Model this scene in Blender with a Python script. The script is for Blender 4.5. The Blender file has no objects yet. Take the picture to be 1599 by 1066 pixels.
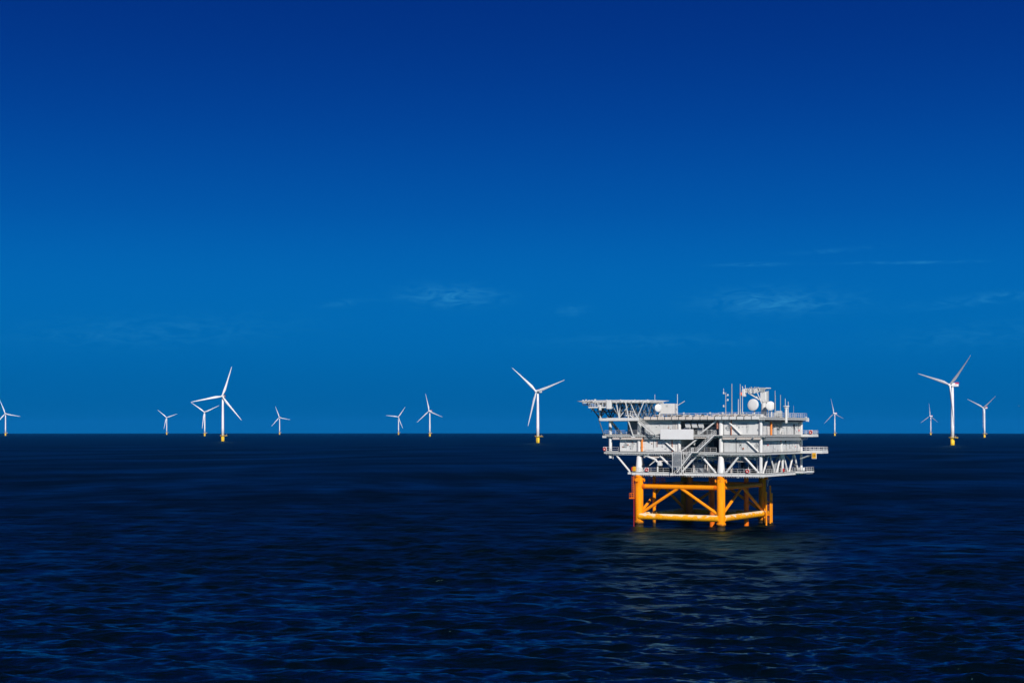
import bpy, math, random
import numpy as np
from mathutils import Vector, Matrix

random.seed(7)
rng = np.random.default_rng(11)
R = math.radians
scene = bpy.context.scene
COL = scene.collection

# ------------------------------------------------------------------ camera
CAM_H = 24.14                 # eye height above the sea, metres
EARTH = 7.433e6               # effective earth radius (with refraction)
cd = bpy.data.cameras.new('camera')
cd.sensor_fit = 'HORIZONTAL'; cd.sensor_width = 36.0; cd.lens = 53.47
cd.shift_y = 0.0857; cd.clip_start = 1.0; cd.clip_end = 60000.0
cam = bpy.data.objects.new('camera', cd); COL.objects.link(cam)
cam.location = (0, 0, CAM_H); cam.rotation_euler = (R(90), 0, 0)
scene.camera = cam

# ------------------------------------------------------------------ sky and sun
SUN_EL, SUN_AZ = 30.0, 13.0          # behind the camera, a little to the right
world = bpy.data.worlds.new('World'); scene.world = world; world.use_nodes = True
wn, wl = world.node_tree.nodes, world.node_tree.links
bg = wn['Background']; bg.inputs[1].default_value = 0.1
sky = wn.new('ShaderNodeTexSky'); sky.sky_type = 'NISHITA'; sky.sun_disc = False
sky.sun_elevation = R(SUN_EL); sky.sun_rotation = R(180 - SUN_AZ)
sky.air_density = 1.0; sky.dust_density = .1; sky.ozone_density = 1.5


def wmath(op, a, b=None, c=None, clamp=False):
    n = wn.new('ShaderNodeMath'); n.operation = op; n.use_clamp = clamp
    for i, v in enumerate((a, b, c)):
        if v is None: continue
        if isinstance(v, (int, float)): n.inputs[i].default_value = v
        else: wl.new(v, n.inputs[i])
    return n.outputs[0]


tc = wn.new('ShaderNodeTexCoord')
sep = wn.new('ShaderNodeSeparateXYZ'); wl.new(tc.outputs['Generated'], sep.inputs[0])
dx, dy, dz = sep.outputs
el = wmath('MULTIPLY', wmath('ARCSINE', dz), 180 / math.pi)        # elevation, degrees
az = wmath('MULTIPLY', wmath('ARCTAN2', dx, dy), 180 / math.pi)    # azimuth, degrees
ramp = wn.new('ShaderNodeValToRGB'); ramp.color_ramp.interpolation = 'B_SPLINE'
wl.new(wmath('DIVIDE', el, 40.0, clamp=True), ramp.inputs[0])
SKY = [(0.0, (.0003, .120, .345)), (1.2, (.0003, .116, .355)), (3.0, (.0004, .140, .428)), (5.5, (.0006, .140, .462)),
       (8.0, (.0006, .094, .400)), (11.5, (.0006, .051, .305)), (15.5, (.0006, .027, .218)), (20.0, (.0006, .024, .190)),
       (40.0, (.002, .034, .170))]
cr = ramp.color_ramp
while len(cr.elements) < len(SKY): cr.elements.new(0.5)
for e, (d, c) in zip(cr.elements, SKY):
    e.position = d / 40.0; e.color = (*c, 1)
grad = wn.new('ShaderNodeVectorMath'); grad.operation = 'SCALE'; grad.inputs['Scale'].default_value = 10.0
wl.new(ramp.outputs[0], grad.inputs[0])

# thin wisps of cloud low over the horizon: (azimuth, elevation, half width, half height, slope, strength)
vec = wn.new('ShaderNodeCombineXYZ')
wl.new(wmath('MULTIPLY', az, 1.1), vec.inputs[0]); wl.new(wmath('MULTIPLY', el, 3.6), vec.inputs[1])
cn = wn.new('ShaderNodeTexNoise'); cn.inputs['Scale'].default_value = 1.0; cn.inputs['Detail'].default_value = 8.0; cn.inputs['Roughness'].default_value = .62
cn.inputs['Distortion'].default_value = 0.9; wl.new(vec.outputs[0], cn.inputs['Vector'])
tex = wmath('MULTIPLY', wmath('SUBTRACT', cn.outputs[0], 0.38), 2.8, clamp=True)
total = None
for a0, e0, ha, he, sl, st in ((-2.3, 5.0, 1.6, .34, -.02, .95), (9.8, 4.72, 2.3, .42, .0, .85), (14.6, 6.05, 1.9, .05, -.01, .7),
                               (9.0, 6.1, 1.2, .07, 0, .5), (12.0, 6.55, 1.3, .08, .05, .4), (18.0, 4.75, 2.6, .18, .10, .5),
                               (2.2, 4.45, .6, .18, .1, .45), (-6.2, 4.7, .8, .12, .1, .4), (-13.0, 3.6, 4.5, .5, .04, .3),
                               (5.5, 3.3, 4.0, .25, 0, .25), (17.0, 3.4, 3.2, .4, .05, .25)):
    u = wmath('SUBTRACT', az, a0)
    v = wmath('SUBTRACT', wmath('SUBTRACT', el, e0), wmath('MULTIPLY', u, sl))
    q = wmath('ADD', wmath('POWER', wmath('ABSOLUTE', wmath('DIVIDE', u, ha)), 2.0),
              wmath('POWER', wmath('ABSOLUTE', wmath('DIVIDE', v, he)), 2.0))
    m = wmath('MULTIPLY', wmath('EXPONENT', wmath('MULTIPLY', q, -1.0)), st)
    total = m if total is None else wmath('ADD', total, m)
cm = wmath('MULTIPLY', wmath('MULTIPLY', total, tex), 0.75, clamp=True)
cmix = wn.new('ShaderNodeMix'); cmix.data_type = 'RGBA'
wl.new(cm, cmix.inputs[0]); wl.new(grad.outputs[0], cmix.inputs[6]); cmix.inputs[7].default_value = (.30, 3.0, 6.2, 1)
# the deep blue of the low sky passes into the plain daylight sky overhead
mr = wn.new('ShaderNodeMapRange'); mr.interpolation_type = 'SMOOTHSTEP'
wl.new(el, mr.inputs[0]); mr.inputs[1].default_value = 24.0; mr.inputs[2].default_value = 60.0
dim = wn.new('ShaderNodeVectorMath'); dim.operation = 'SCALE'; dim.inputs['Scale'].default_value = .55; wl.new(sky.outputs[0], dim.inputs[0])
smix = wn.new('ShaderNodeMix'); smix.data_type = 'RGBA'
wl.new(mr.outputs[0], smix.inputs[0]); wl.new(cmix.outputs[2], smix.inputs[6]); wl.new(dim.outputs[0], smix.inputs[7])
wl.new(smix.outputs[2], bg.inputs[0])

sd = bpy.data.lights.new('sun', 'SUN'); sd.energy = 5.0; sd.angle = R(0.5); sd.color = (1.0, .955, .90)
sun = bpy.data.objects.new('sun', sd); COL.objects.link(sun)
sdir = Vector((math.sin(R(SUN_AZ)) * math.cos(R(SUN_EL)), -math.cos(R(SUN_AZ)) * math.cos(R(SUN_EL)), math.sin(R(SUN_EL))))
sun.rotation_euler = sdir.to_track_quat('Z', 'Y').to_euler(); sun.location = (0, 0, 200)
vs = scene.view_settings
vs.view_transform = 'Standard'; vs.look = 'None'; vs.exposure = 0.0; vs.gamma = 1.0; vs.use_curve_mapping = False
scene.cycles.max_bounces = 6; scene.cycles.diffuse_bounces = 3; scene.cycles.glossy_bounces = 3


# ------------------------------------------------------------------ materials
def new_mat(name):
    m = bpy.data.materials.new(name); m.use_nodes = True
    return m, m.node_tree.nodes, m.node_tree.links, m.node_tree.nodes['Principled BSDF']


def paint(name, col, rough=.45, dirt=.25, dirt_col=(.20, .15, .10), scale=.5, streak=True, metal=0.0, lo=.52, hi=.80, spec=.3):
    """Weathered paint: slight tone shifts plus vertical run-off streaks."""
    m, n, l, b = new_mat(name)
    t = n.new('ShaderNodeTexCoord')
    mp = n.new('ShaderNodeMapping'); mp.inputs['Scale'].default_value = (scale * 3, scale * 3, scale * (.35 if streak else 3))
    l.new(t.outputs['Object'], mp.inputs[0])
    a = n.new('ShaderNodeTexNoise'); a.inputs['Scale'].default_value = 1.0; a.inputs['Detail'].default_value = 6.0
    l.new(mp.outputs[0], a.inputs['Vector'])
    r = n.new('ShaderNodeMapRange'); r.inputs[1].default_value = lo; r.inputs[2].default_value = hi; r.inputs[4].default_value = dirt
    l.new(a.outputs[0], r.inputs[0])
    a2 = n.new('ShaderNodeTexNoise'); a2.inputs['Scale'].default_value = scale * .7; a2.inputs['Detail'].default_value = 4.0
    l.new(t.outputs['Object'], a2.inputs['Vector'])
    r2 = n.new('ShaderNodeMapRange'); r2.inputs[3].default_value = .88; r2.inputs[4].default_value = 1.08
    l.new(a2.outputs[0], r2.inputs[0])
    x = n.new('ShaderNodeMix'); x.data_type = 'RGBA'
    l.new(r.outputs[0], x.inputs[0]); x.inputs[6].default_value = (*col, 1); x.inputs[7].default_value = (*dirt_col, 1)
    sc = n.new('ShaderNodeVectorMath'); sc.operation = 'SCALE'
    l.new(x.outputs[2], sc.inputs[0]); l.new(r2.outputs[0], sc.inputs['Scale'])
    l.new(sc.outputs[0], b.inputs['Base Color'])
    b.inputs['Roughness'].default_value = rough; b.inputs['Metallic'].default_value = metal; b.inputs['Specular IOR Level'].default_value = spec
    return m


WHITE = paint('white_paint', (.66, .65, .635), .5, .30, (.42, .36, .30))
WALL = paint('wall_paint', (.68, .67, .65), .55, .30, (.42, .37, .32), .35)
WALLG = paint('wall_grey_paint', (.60, .60, .585), .55, .35, (.34, .30, .26), .35)
PALE = paint('pale_grey_paint', (.47, .475, .47), .5, .3, (.3, .27, .24))
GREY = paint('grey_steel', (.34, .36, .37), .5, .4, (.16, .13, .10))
EDGE = paint('edge_paint', (.47, .47, .46), .5, .45, (.30, .26, .22), .6)
SHADEGREY = paint('shade_grey_steel', (.17, .19, .20), .5, .4, (.1, .09, .08))  # darker copy for helideck struts, their shade put into the colour
FLOOR = paint('deck_floor', (.13, .14, .14), .7, .4, (.2, .17, .13), .4, False)
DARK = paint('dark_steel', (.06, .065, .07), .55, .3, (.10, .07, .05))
GALV = paint('galvanised_steel', (.42, .44, .45), .42, .3, (.25, .22, .18), metal=.35)
TRAY = paint('cable_tray_paint', (.66, .58, .52), .5, .45, (.35, .25, .18), .9)
YEL = paint('yellow_paint', (.90, .28, .006), .42, .5, (.62, .15, .01), .5, spec=.12)
YELD = paint('orange_yellow_paint', (.74, .15, .005), .45, .5, (.50, .10, .01), .5, spec=.12)
TPY = paint('turbine_yellow_paint', (.90, .56, .012), .4, .25, (.7, .3, .02), .3)
ORANGE = paint('orange_paint', (.78, .24, .04), .5, .3, (.45, .10, .02), .8)
RED = paint('red_paint', (.55, .035, .03), .5, .3, (.3, .03, .02), .8)
DRED = paint('dark_red_paint', (.26, .012, .014), .5, .3, (.12, .02, .015), .8)
RUST = paint('rusty_pipe', (.36, .14, .085), .6, .6, (.16, .06, .04), 1.2)
TURB = paint('turbine_white', (.83, .80, .80), .35, .12, (.6, .55, .5), .06)
NRED = paint('nacelle_red', (.62, .03, .07), .4, .15, (.4, .03, .05), .3)
BLACK = paint('black_rubber', (.02, .02, .02), .7, .2, (.05, .04, .03))
SIGNY = paint('sign_yellow', (.72, .36, .012), .45, .35, (.40, .17, .01), 1.0)
INK = paint('dark_marking', (.10, .055, .01), .6, .2, (.05, .03, .01))
BROWN = paint('faded_marking', (.42, .17, .01), .6, .2, (.3, .1, .01))
NINK = paint('nacelle_marking', (.42, .40, .42), .6, .1, (.3, .3, .3))


def splash_mat(name, col, guano):
    """Jacket steel: algae below the splash line; on the low beams pale bird lime on the upper side."""
    m, n, l, b = new_mat(name)
    g = n.new('ShaderNodeNewGeometry'); s = n.new('ShaderNodeSeparateXYZ'); l.new(g.outputs['Position'], s.inputs[0])
    no = n.new('ShaderNodeTexNoise'); no.inputs['Scale'].default_value = 1.1; no.inputs['Detail'].default_value = 7.0
    l.new(g.outputs['Position'], no.inputs['Vector'])
    mp = n.new('ShaderNodeMapping'); mp.inputs['Scale'].default_value = (1.6, 1.6, .22); l.new(g.outputs['Position'], mp.inputs[0])
    st = n.new('ShaderNodeTexNoise'); st.inputs['Scale'].default_value = 1.0; st.inputs['Detail'].default_value = 6.0
    l.new(mp.outputs[0], st.inputs['Vector'])
    r0 = n.new('ShaderNodeMapRange'); r0.inputs[1].default_value = .5; r0.inputs[2].default_value = .8; r0.inputs[4].default_value = .8
    l.new(st.outputs[0], r0.inputs[0])
    x0 = n.new('ShaderNodeMix'); x0.data_type = 'RGBA'; l.new(r0.outputs[0], x0.inputs[0])
    x0.inputs[6].default_value = (*col, 1); x0.inputs[7].default_value = (col[0] * .62, col[1] * .42, col[2], 1)
    # algae / wet band
    add = n.new('ShaderNodeMath'); add.operation = 'MULTIPLY_ADD'; l.new(no.outputs[0], add.inputs[0])
    add.inputs[1].default_value = 1.6; l.new(s.outputs[2], add.inputs[2])
    r1 = n.new('ShaderNodeMapRange'); r1.inputs[1].default_value = 2.05; r1.inputs[2].default_value = 1.35
    l.new(add.outputs[0], r1.inputs[0])
    x1 = n.new('ShaderNodeMix'); x1.data_type = 'RGBA'; l.new(r1.outputs[0], x1.inputs[0])
    l.new(x0.outputs[2], x1.inputs[6]); x1.inputs[7].default_value = (.045, .028, .012, 1)
    out = x1.outputs[2]
    if guano:
        sn = n.new('ShaderNodeSeparateXYZ'); l.new(g.outputs['Normal'], sn.inputs[0])
        n2 = n.new('ShaderNodeTexNoise'); n2.inputs['Scale'].default_value = .55; n2.inputs['Detail'].default_value = 5.0
        l.new(g.outputs['Position'], n2.inputs['Vector'])
        n3 = n.new('ShaderNodeMath'); n3.operation = 'MULTIPLY_ADD'; l.new(n2.outputs[0], n3.inputs[0])
        n3.inputs[1].default_value = 3.2; l.new(sn.outputs[2], n3.inputs[2])
        r2 = n.new('ShaderNodeMapRange'); r2.inputs[1].default_value = 1.95; r2.inputs[2].default_value = 2.35; r2.inputs[4].default_value = .85
        l.new(n3.outputs[0], r2.inputs[0])
        x2 = n.new('ShaderNodeMix'); x2.data_type = 'RGBA'; l.new(r2.outputs[0], x2.inputs[0])
        l.new(out, x2.inputs[6]); x2.inputs[7].default_value = (.78, .66, .46, 1); out = x2.outputs[2]
    l.new(out, b.inputs['Base Color']); b.inputs['Roughness'].default_value = .6; b.inputs['Specular IOR Level'].default_value = .06
    return m


LEGY = splash_mat('leg_yellow', (.86, .275, .003), False)
BEAMY = splash_mat('low_beam_yellow', (.90, .38, .006), True)


# ------------------------------------------------------------------ mesh helper
class MB:
    def __init__(self):
        self.v, self.f, self.s = [], [], []

    def add(self, verts, faces, smooth=False):
        o = len(self.v); self.v += [tuple(p) for p in verts]
        self.f += [tuple(i + o for i in q) for q in faces]; self.s += [smooth] * len(faces)
        return self

    def box(self, x0, x1, y0, y1, z0, z1):
        v = [(x, y, z) for x in (x0, x1) for y in (y0, y1) for z in (z0, z1)]
        return self.add(v, [(0, 1, 3, 2), (4, 6, 7, 5), (0, 4, 5, 1), (2, 3, 7, 6), (0, 2, 6, 4), (1, 5, 7, 3)])

    def cbox(self, x0, x1, y0, y1, z0, z1, c=.04):
        """box with chamfered vertical and horizontal edges"""
        ring = lambda i: [(x0 + c + i, y0 + i), (x1 - c - i, y0 + i), (x1 - i, y0 + c + i), (x1 - i, y1 - c - i), (x1 - c - i, y1 - i), (x0 + c + i, y1 - i), (x0 + i, y1 - c - i), (x0 + i, y0 + c + i)]
        v = [(x, y, z0) for x, y in ring(c * .7)] + [(x, y, z0 + c) for x, y in ring(0)] + [(x, y, z1 - c) for x, y in ring(0)] + [(x, y, z1) for x, y in ring(c * .7)]
        f = [tuple(range(7, -1, -1)), tuple(range(24, 32))]
        for k in range(3):
            for i in range(8): f.append((k * 8 + i, k * 8 + (i + 1) % 8, k * 8 + 8 + (i + 1) % 8, k * 8 + 8 + i))
        return self.add(v, f)

    def tube(self, p, q, r0, r1=None, n=12, caps=True):
        r1 = r0 if r1 is None else r1
        p, q = Vector(p), Vector(q); d = q - p
        if d.length < 1e-6: return self
        rot = d.to_track_quat('Z', 'Y')
        ring = [(math.cos(2 * math.pi * (i + .5) / n), math.sin(2 * math.pi * (i + .5) / n)) for i in range(n)]
        a = [p + rot @ Vector((c * r0, s * r0, 0)) for c, s in ring]; b = [q + rot @ Vector((c * r1, s * r1, 0)) for c, s in ring]
        self.add(a + b, [(i, (i + 1) % n, n + (i + 1) % n, n + i) for i in range(n)], n > 6)
        if caps:
            self.add(a, [tuple(range(n - 1, -1, -1))]); self.add(b, [tuple(range(n))])
        return self

    def path(self, pts, r, n=8):
        for a, b in zip(pts, pts[1:]): self.tube(a, b, r, n=n)
        return self

    def beam(self, p, q, w, h):
        """square section bar from p to q, w across, h in the plane that holds the vertical"""
        p, q = Vector(p), Vector(q); d = (q - p).normalized()
        s = d.cross(Vector((0, 0, 1)))
        s = Vector((1, 0, 0)) if s.length < 1e-4 else s.normalized()
        u = s.cross(d).normalized(); s = s * (w / 2); u = u * (h / 2)
        v = [p - s - u, p + s - u, p + s + u, p - s + u, q - s - u, q + s - u, q + s + u, q - s + u]
        return self.add(v, [(3, 2, 1, 0), (4, 5, 6, 7), (0, 1, 5, 4), (1, 2, 6, 5), (2, 3, 7, 6), (3, 0, 4, 7)])

    def lathe(self, prof, o=(0, 0, 0), axis=(0, 0, 1), n=20, smooth=True):
        rot = Vector(axis).to_track_quat('Z', 'Y'); o = Vector(o); v = []
        for r, z in prof:
            v += [o + rot @ Vector((r * math.cos(2 * math.pi * i / n), r * math.sin(2 * math.pi * i / n), z)) for i in range(n)]
        f = [(k * n + i, k * n + (i + 1) % n, k * n + n + (i + 1) % n, k * n + n + i) for k in range(len(prof) - 1) for i in range(n)]
        f += [tuple(range(n - 1, -1, -1)), tuple(range((len(prof) - 1) * n, len(prof) * n))]
        return self.add(v, f, smooth)

    def prism(self, poly, z0, z1):
        n = len(poly); v = [(x, y, z0) for x, y in poly] + [(x, y, z1) for x, y in poly]
        return self.add(v, [tuple(range(n - 1, -1, -1)), tuple(range(n, 2 * n))] + [(i, (i + 1) % n, n + (i + 1) % n, n + i) for i in range(n)])

    def build(self, name, mat, parent=None):
        me = bpy.data.meshes.new(name); me.from_pydata(self.v, [], self.f)
        me.polygons.foreach_set('use_smooth', self.s); me.materials.append(mat); me.update()
        o = bpy.data.objects.new(name, me); COL.objects.link(o)
        if parent is not None: o.parent = parent
        return o


def tag(o, label=None, cat=None, group=None, kind=None):
    if label: o['label'] = label
    if cat: o['category'] = cat
    if group: o['group'] = group
    if kind: o['kind'] = kind
    return o


def empty(name, loc, rz=0.0):
    o = bpy.data.objects.new(name, None); COL.objects.link(o); o.location = loc; o.rotation_euler = (0, 0, rz)
    o.empty_display_size = 1.0
    return o


def drop(d):
    """height of the curved sea at distance d from the camera's foot"""
    return -d * d / (2 * EARTH)


# ------------------------------------------------------------------ sea
SEA_BUMP, SEA_REFL = 1.0, .90


def make_sea():
    rows = [0.5]
    while rows[-1] < 26000:
        d = rows[-1]
        rows.append(d + (2.0 if d < 92 else max(.32, .34 * d * d / (CAM_H * 1521))) if d < 5000 else d * 1.06)
    rows = np.array(rows)
    dr = np.gradient(rows)
    fan = np.linspace(-R(22), R(22), 760)
    rest = np.linspace(R(22), 2 * math.pi - R(22), 122)[1:-1]
    ang = np.concatenate([fan, rest]); da = np.abs(np.gradient(np.concatenate([ang, [2 * math.pi - R(22)]])))[:-1]
    A, D = np.meshgrid(ang, rows); na, nr = len(ang), len(rows)
    X0, Y0 = D * np.sin(A), D * np.cos(A)
    sp = np.maximum(dr[:, None] * 1.0, (rows[:, None] * da[None, :]))
    nw = 96
    lam = np.exp(np.linspace(math.log(1.3), math.log(25.0), nw)) * rng.uniform(.94, 1.06, nw)
    th = rng.normal(0, 1.0, nw) * np.interp(np.log(lam), [0, 1.0, 2.0, 3.2], [.50, .42, .34, .28]) + R(191)                  # running towards the camera, wind from behind the platform
    slope = .036 * np.interp(np.log(lam), [0, .7, 1.3, 2.0, 2.6, 3.2, 4.0], [1.0, 1.3, 1.3, 1.15, .7, .22, .10])
    ph = rng.uniform(0, 2 * math.pi, nw)
    Z = np.zeros_like(X0); GX = np.zeros_like(X0); GY = np.zeros_like(X0); var = np.zeros_like(X0)
    # patches of stronger and weaker wind ripples
    gust = np.zeros_like(X0)
    warp = 30 * np.sin(X0 / 41.0 + 1.0) + 22 * np.sin(Y0 / 57.0 + X0 / 93.0)
    for k in range(26):
        L = math.exp(rng.uniform(math.log(22), math.log(420))); t = rng.uniform(0, 2 * math.pi)
        gust += np.sin(2 * math.pi / L * (X0 * math.cos(t) + (Y0 + warp) * math.sin(t)) + rng.uniform(0, 6.28)) * np.clip(L / (3.0 * sp) - 1, 0, 1)
    gust = np.clip(1.0 + .055 * gust, .6, 1.4)
    for i in range(nw):
        k = 2 * math.pi / lam[i]; cx, cy = math.sin(th[i]), math.cos(th[i])
        w = np.clip(lam[i] / (2.2 * sp) - .9, 0, 1)
        s = slope[i] * (gust if lam[i] < 9 else 1.0)
        p = k * (X0 * cx + Y0 * cy) + ph[i]
        a = s * w / k
        Z += a * np.cos(p); sn = np.sin(p)
        GX -= .55 * a * cx * sn; GY -= .55 * a * cy * sn
        var += (1 - w * w) * s * s * .5
    Z += -(D ** 2) / (2 * EARTH) - .4
    co = np.stack([X0 + GX, Y0 + GY, Z], -1).reshape(-1, 3)
    i = np.arange(nr - 1)[:, None]; j = np.arange(na)[None, :]; j2 = (j + 1) % na
    q = np.stack([i * na + j, i * na + j2, (i + 1) * na + j2, (i + 1) * na + j], -1).reshape(-1, 4)
    me = bpy.data.meshes.new('sea')
    me.vertices.add(len(co)); me.vertices.foreach_set('co', co.astype(np.float32).ravel())
    me.loops.add(q.size); me.loops.foreach_set('vertex_index', q[:, ::-1].astype(np.int32).ravel())
    me.polygons.add(len(q)); me.polygons.foreach_set('loop_start', np.arange(0, q.size, 4, dtype=np.int32))
    me.polygons.foreach_set('use_smooth', np.ones(len(q), dtype=bool))
    at = me.attributes.new('ripple', 'FLOAT', 'POINT'); at.data.foreach_set('value', np.sqrt(2 * var).astype(np.float32).ravel())
    me.update(calc_edges=True)
    m, n, l, b = new_mat('sea_water')

    def mth(op, x, y=None, z=None, clamp=False):
        k = n.new('ShaderNodeMath'); k.operation = op; k.use_clamp = clamp
        for i_, v_ in enumerate((x, y, z)):
            if v_ is None: continue
            if isinstance(v_, (int, float)): k.inputs[i_].default_value = v_
            else: l.new(v_, k.inputs[i_])
        return k.outputs[0]
    a = n.new('ShaderNodeAttribute'); a.attribute_name = 'ripple'; rip = a.outputs['Fac']
    g = n.new('ShaderNodeNewGeometry')
    h = None
    for sc, dist, det, sx in ((.055, 1.5, 2.0, .40), (.15, 1.25, 3.0, .40), (.55, .33, 5.0, .5), (1.9, .085, 6.0, .6)):
        mp = n.new('ShaderNodeMapping'); mp.inputs['Scale'].default_value = (sx, 1.3, 1.0); mp.inputs['Rotation'].default_value = (0, 0, R(9))
        l.new(g.outputs['Position'], mp.inputs[0])
        t1 = n.new('ShaderNodeTexNoise'); t1.inputs['Scale'].default_value = sc; t1.inputs['Detail'].default_value = det
        t1.inputs['Roughness'].default_value = .6; t1.inputs['Distortion'].default_value = .5
        l.new(mp.outputs[0], t1.inputs['Vector'])
        rdg = mth('SUBTRACT', 1.0, mth('MULTIPLY', mth('ABSOLUTE', mth('SUBTRACT', t1.outputs[0], .5)), 2.6))
        hh = mth('MULTIPLY', mth('ADD', t1.outputs[0], mth('MULTIPLY', rdg, .10)), dist)
        h = hh if h is None else mth('ADD', h, hh)
    bp = n.new('ShaderNodeBump'); bp.inputs['Strength'].default_value = 1.0; bp.inputs['Distance'].default_value = SEA_BUMP
    l.new(h, bp.inputs['Height'])
    # Fresnel of a wind-roughened surface: ripples too small for the mesh widen the lobe and soften the grazing rise
    dt = n.new('ShaderNodeVectorMath'); dt.operation = 'DOT_PRODUCT'; l.new(g.outputs['Incoming'], dt.inputs[0]); l.new(bp.outputs[0], dt.inputs[1])
    c = mth('MAXIMUM', dt.outputs['Value'], 0.0)
    ce = mth('MINIMUM', mth('SQRT', mth('ADD', mth('ADD', mth('MULTIPLY', c, c), mth('MULTIPLY', mth('MULTIPLY', rip, rip), .5)), .006)), 1.0)
    fr = mth('MULTIPLY', mth('ADD', mth('MULTIPLY', mth('POWER', mth('SUBTRACT', 1.0, ce), 5.0), .98), .02), SEA_REFL, clamp=True)
    gl = n.new('ShaderNodeBsdfGlossy'); gl.distribution = 'BECKMANN'; gl.inputs['Color'].default_value = (.42, .90, 1, 1)
    l.new(mth('SQRT', mth('ADD', mth('MULTIPLY', rip, .5), .012)), gl.inputs['Roughness']); l.new(bp.outputs[0], gl.inputs['Normal'])
    df = n.new('ShaderNodeBsdfDiffuse'); df.inputs['Color'].default_value = (.0002, .0015, .0036, 1)
    mx = n.new('ShaderNodeMixShader'); l.new(fr, mx.inputs[0]); l.new(df.outputs[0], mx.inputs[1]); l.new(gl.outputs[0], mx.inputs[2])
    n.remove(b); l.new(mx.outputs[0], n['Material Output'].inputs[0])
    me.materials.append(m)
    o = bpy.data.objects.new('sea', me); COL.objects.link(o)
    tag(o, 'dark navy sea with short choppy waves out to the horizon', 'sea', kind='structure')


make_sea()

# ------------------------------------------------------------------ haze over the sea
def make_haze():
    v = [(x, y, z) for x in (-27000, 27000) for y in (-27000, 27000) for z in (-110, 175)]
    me = bpy.data.meshes.new('haze')
    me.from_pydata(v, [], [(0, 1, 3, 2), (4, 6, 7, 5), (0, 4, 5, 1), (2, 3, 7, 6), (0, 2, 6, 4), (1, 5, 7, 3)])
    m, n, l, b = new_mat('sea_haze'); n.remove(b)
    pv = n.new('ShaderNodeVolumePrincipled'); pv.inputs['Color'].default_value = (.015, .37, 1.0, 1); pv.inputs['Density'].default_value = HAZE
    pv.inputs['Anisotropy'].default_value = 0.0
    l.new(pv.outputs[0], n['Material Output'].inputs['Volume']); me.materials.append(m)
    o = bpy.data.objects.new('haze', me); COL.objects.link(o); tag(o, 'thin blue haze in the air over the sea', 'haze', kind='stuff')


HAZE = 2.0e-5
make_haze()

# ------------------------------------------------------------------ wind turbines
HUB, BLADE = 95.0, 67.0


def make_blade():
    # (span fraction, chord, thickness, twist in degrees, shift of the pitch axis, prebend)
    st = [(.012, 2.9, 2.9, 0, .5), (.05, 2.9, 2.8, 4, .5), (.11, 3.7, 2.2, 13, .42), (.19, 4.7, 1.5, 12, .34), (.27, 4.5, 1.1, 9, .31),
          (.40, 3.6, .75, 6, .30), (.55, 2.8, .5, 3.5, .30), (.72, 2.05, .33, 1.5, .30), (.87, 1.4, .2, .5, .30), (.96, .9, .12, 0, .32), (1.0, .25, .05, 0, .4)]
    n = 14; v = []; f = []
    for k, (t, c, th, tw, ax) in enumerate(st):
        z = t * BLADE; pb = -.6 - 3.0 * t ** 2 - z * math.sin(R(2.5))
        for i in range(n):
            u = 2 * math.pi * i / n
            x = (math.cos(u) * .5 + .5) * c - ax * c
            rd = max(0, 1 - (t - .012) / .2)
            s = math.sin(u) * (1 if rd > .9 else (.35 + .65 * (.5 - .5 * math.cos(u)) ** .5 if math.cos(u) > 0 else 1))
            y = s * th * .5
            a = R(tw); v.append((x * math.cos(a) - y * math.sin(a), x * math.sin(a) + y * math.cos(a) + pb, z))
        if k:
            f += [((k - 1) * n + i, (k - 1) * n + (i + 1) % n, k * n + (i + 1) % n, k * n + i) for i in range(n)]
    f += [tuple(range(n - 1, -1, -1)), tuple(range((len(st) - 1) * n, len(st) * n))]
    return MB().add(v, f, True)


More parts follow.
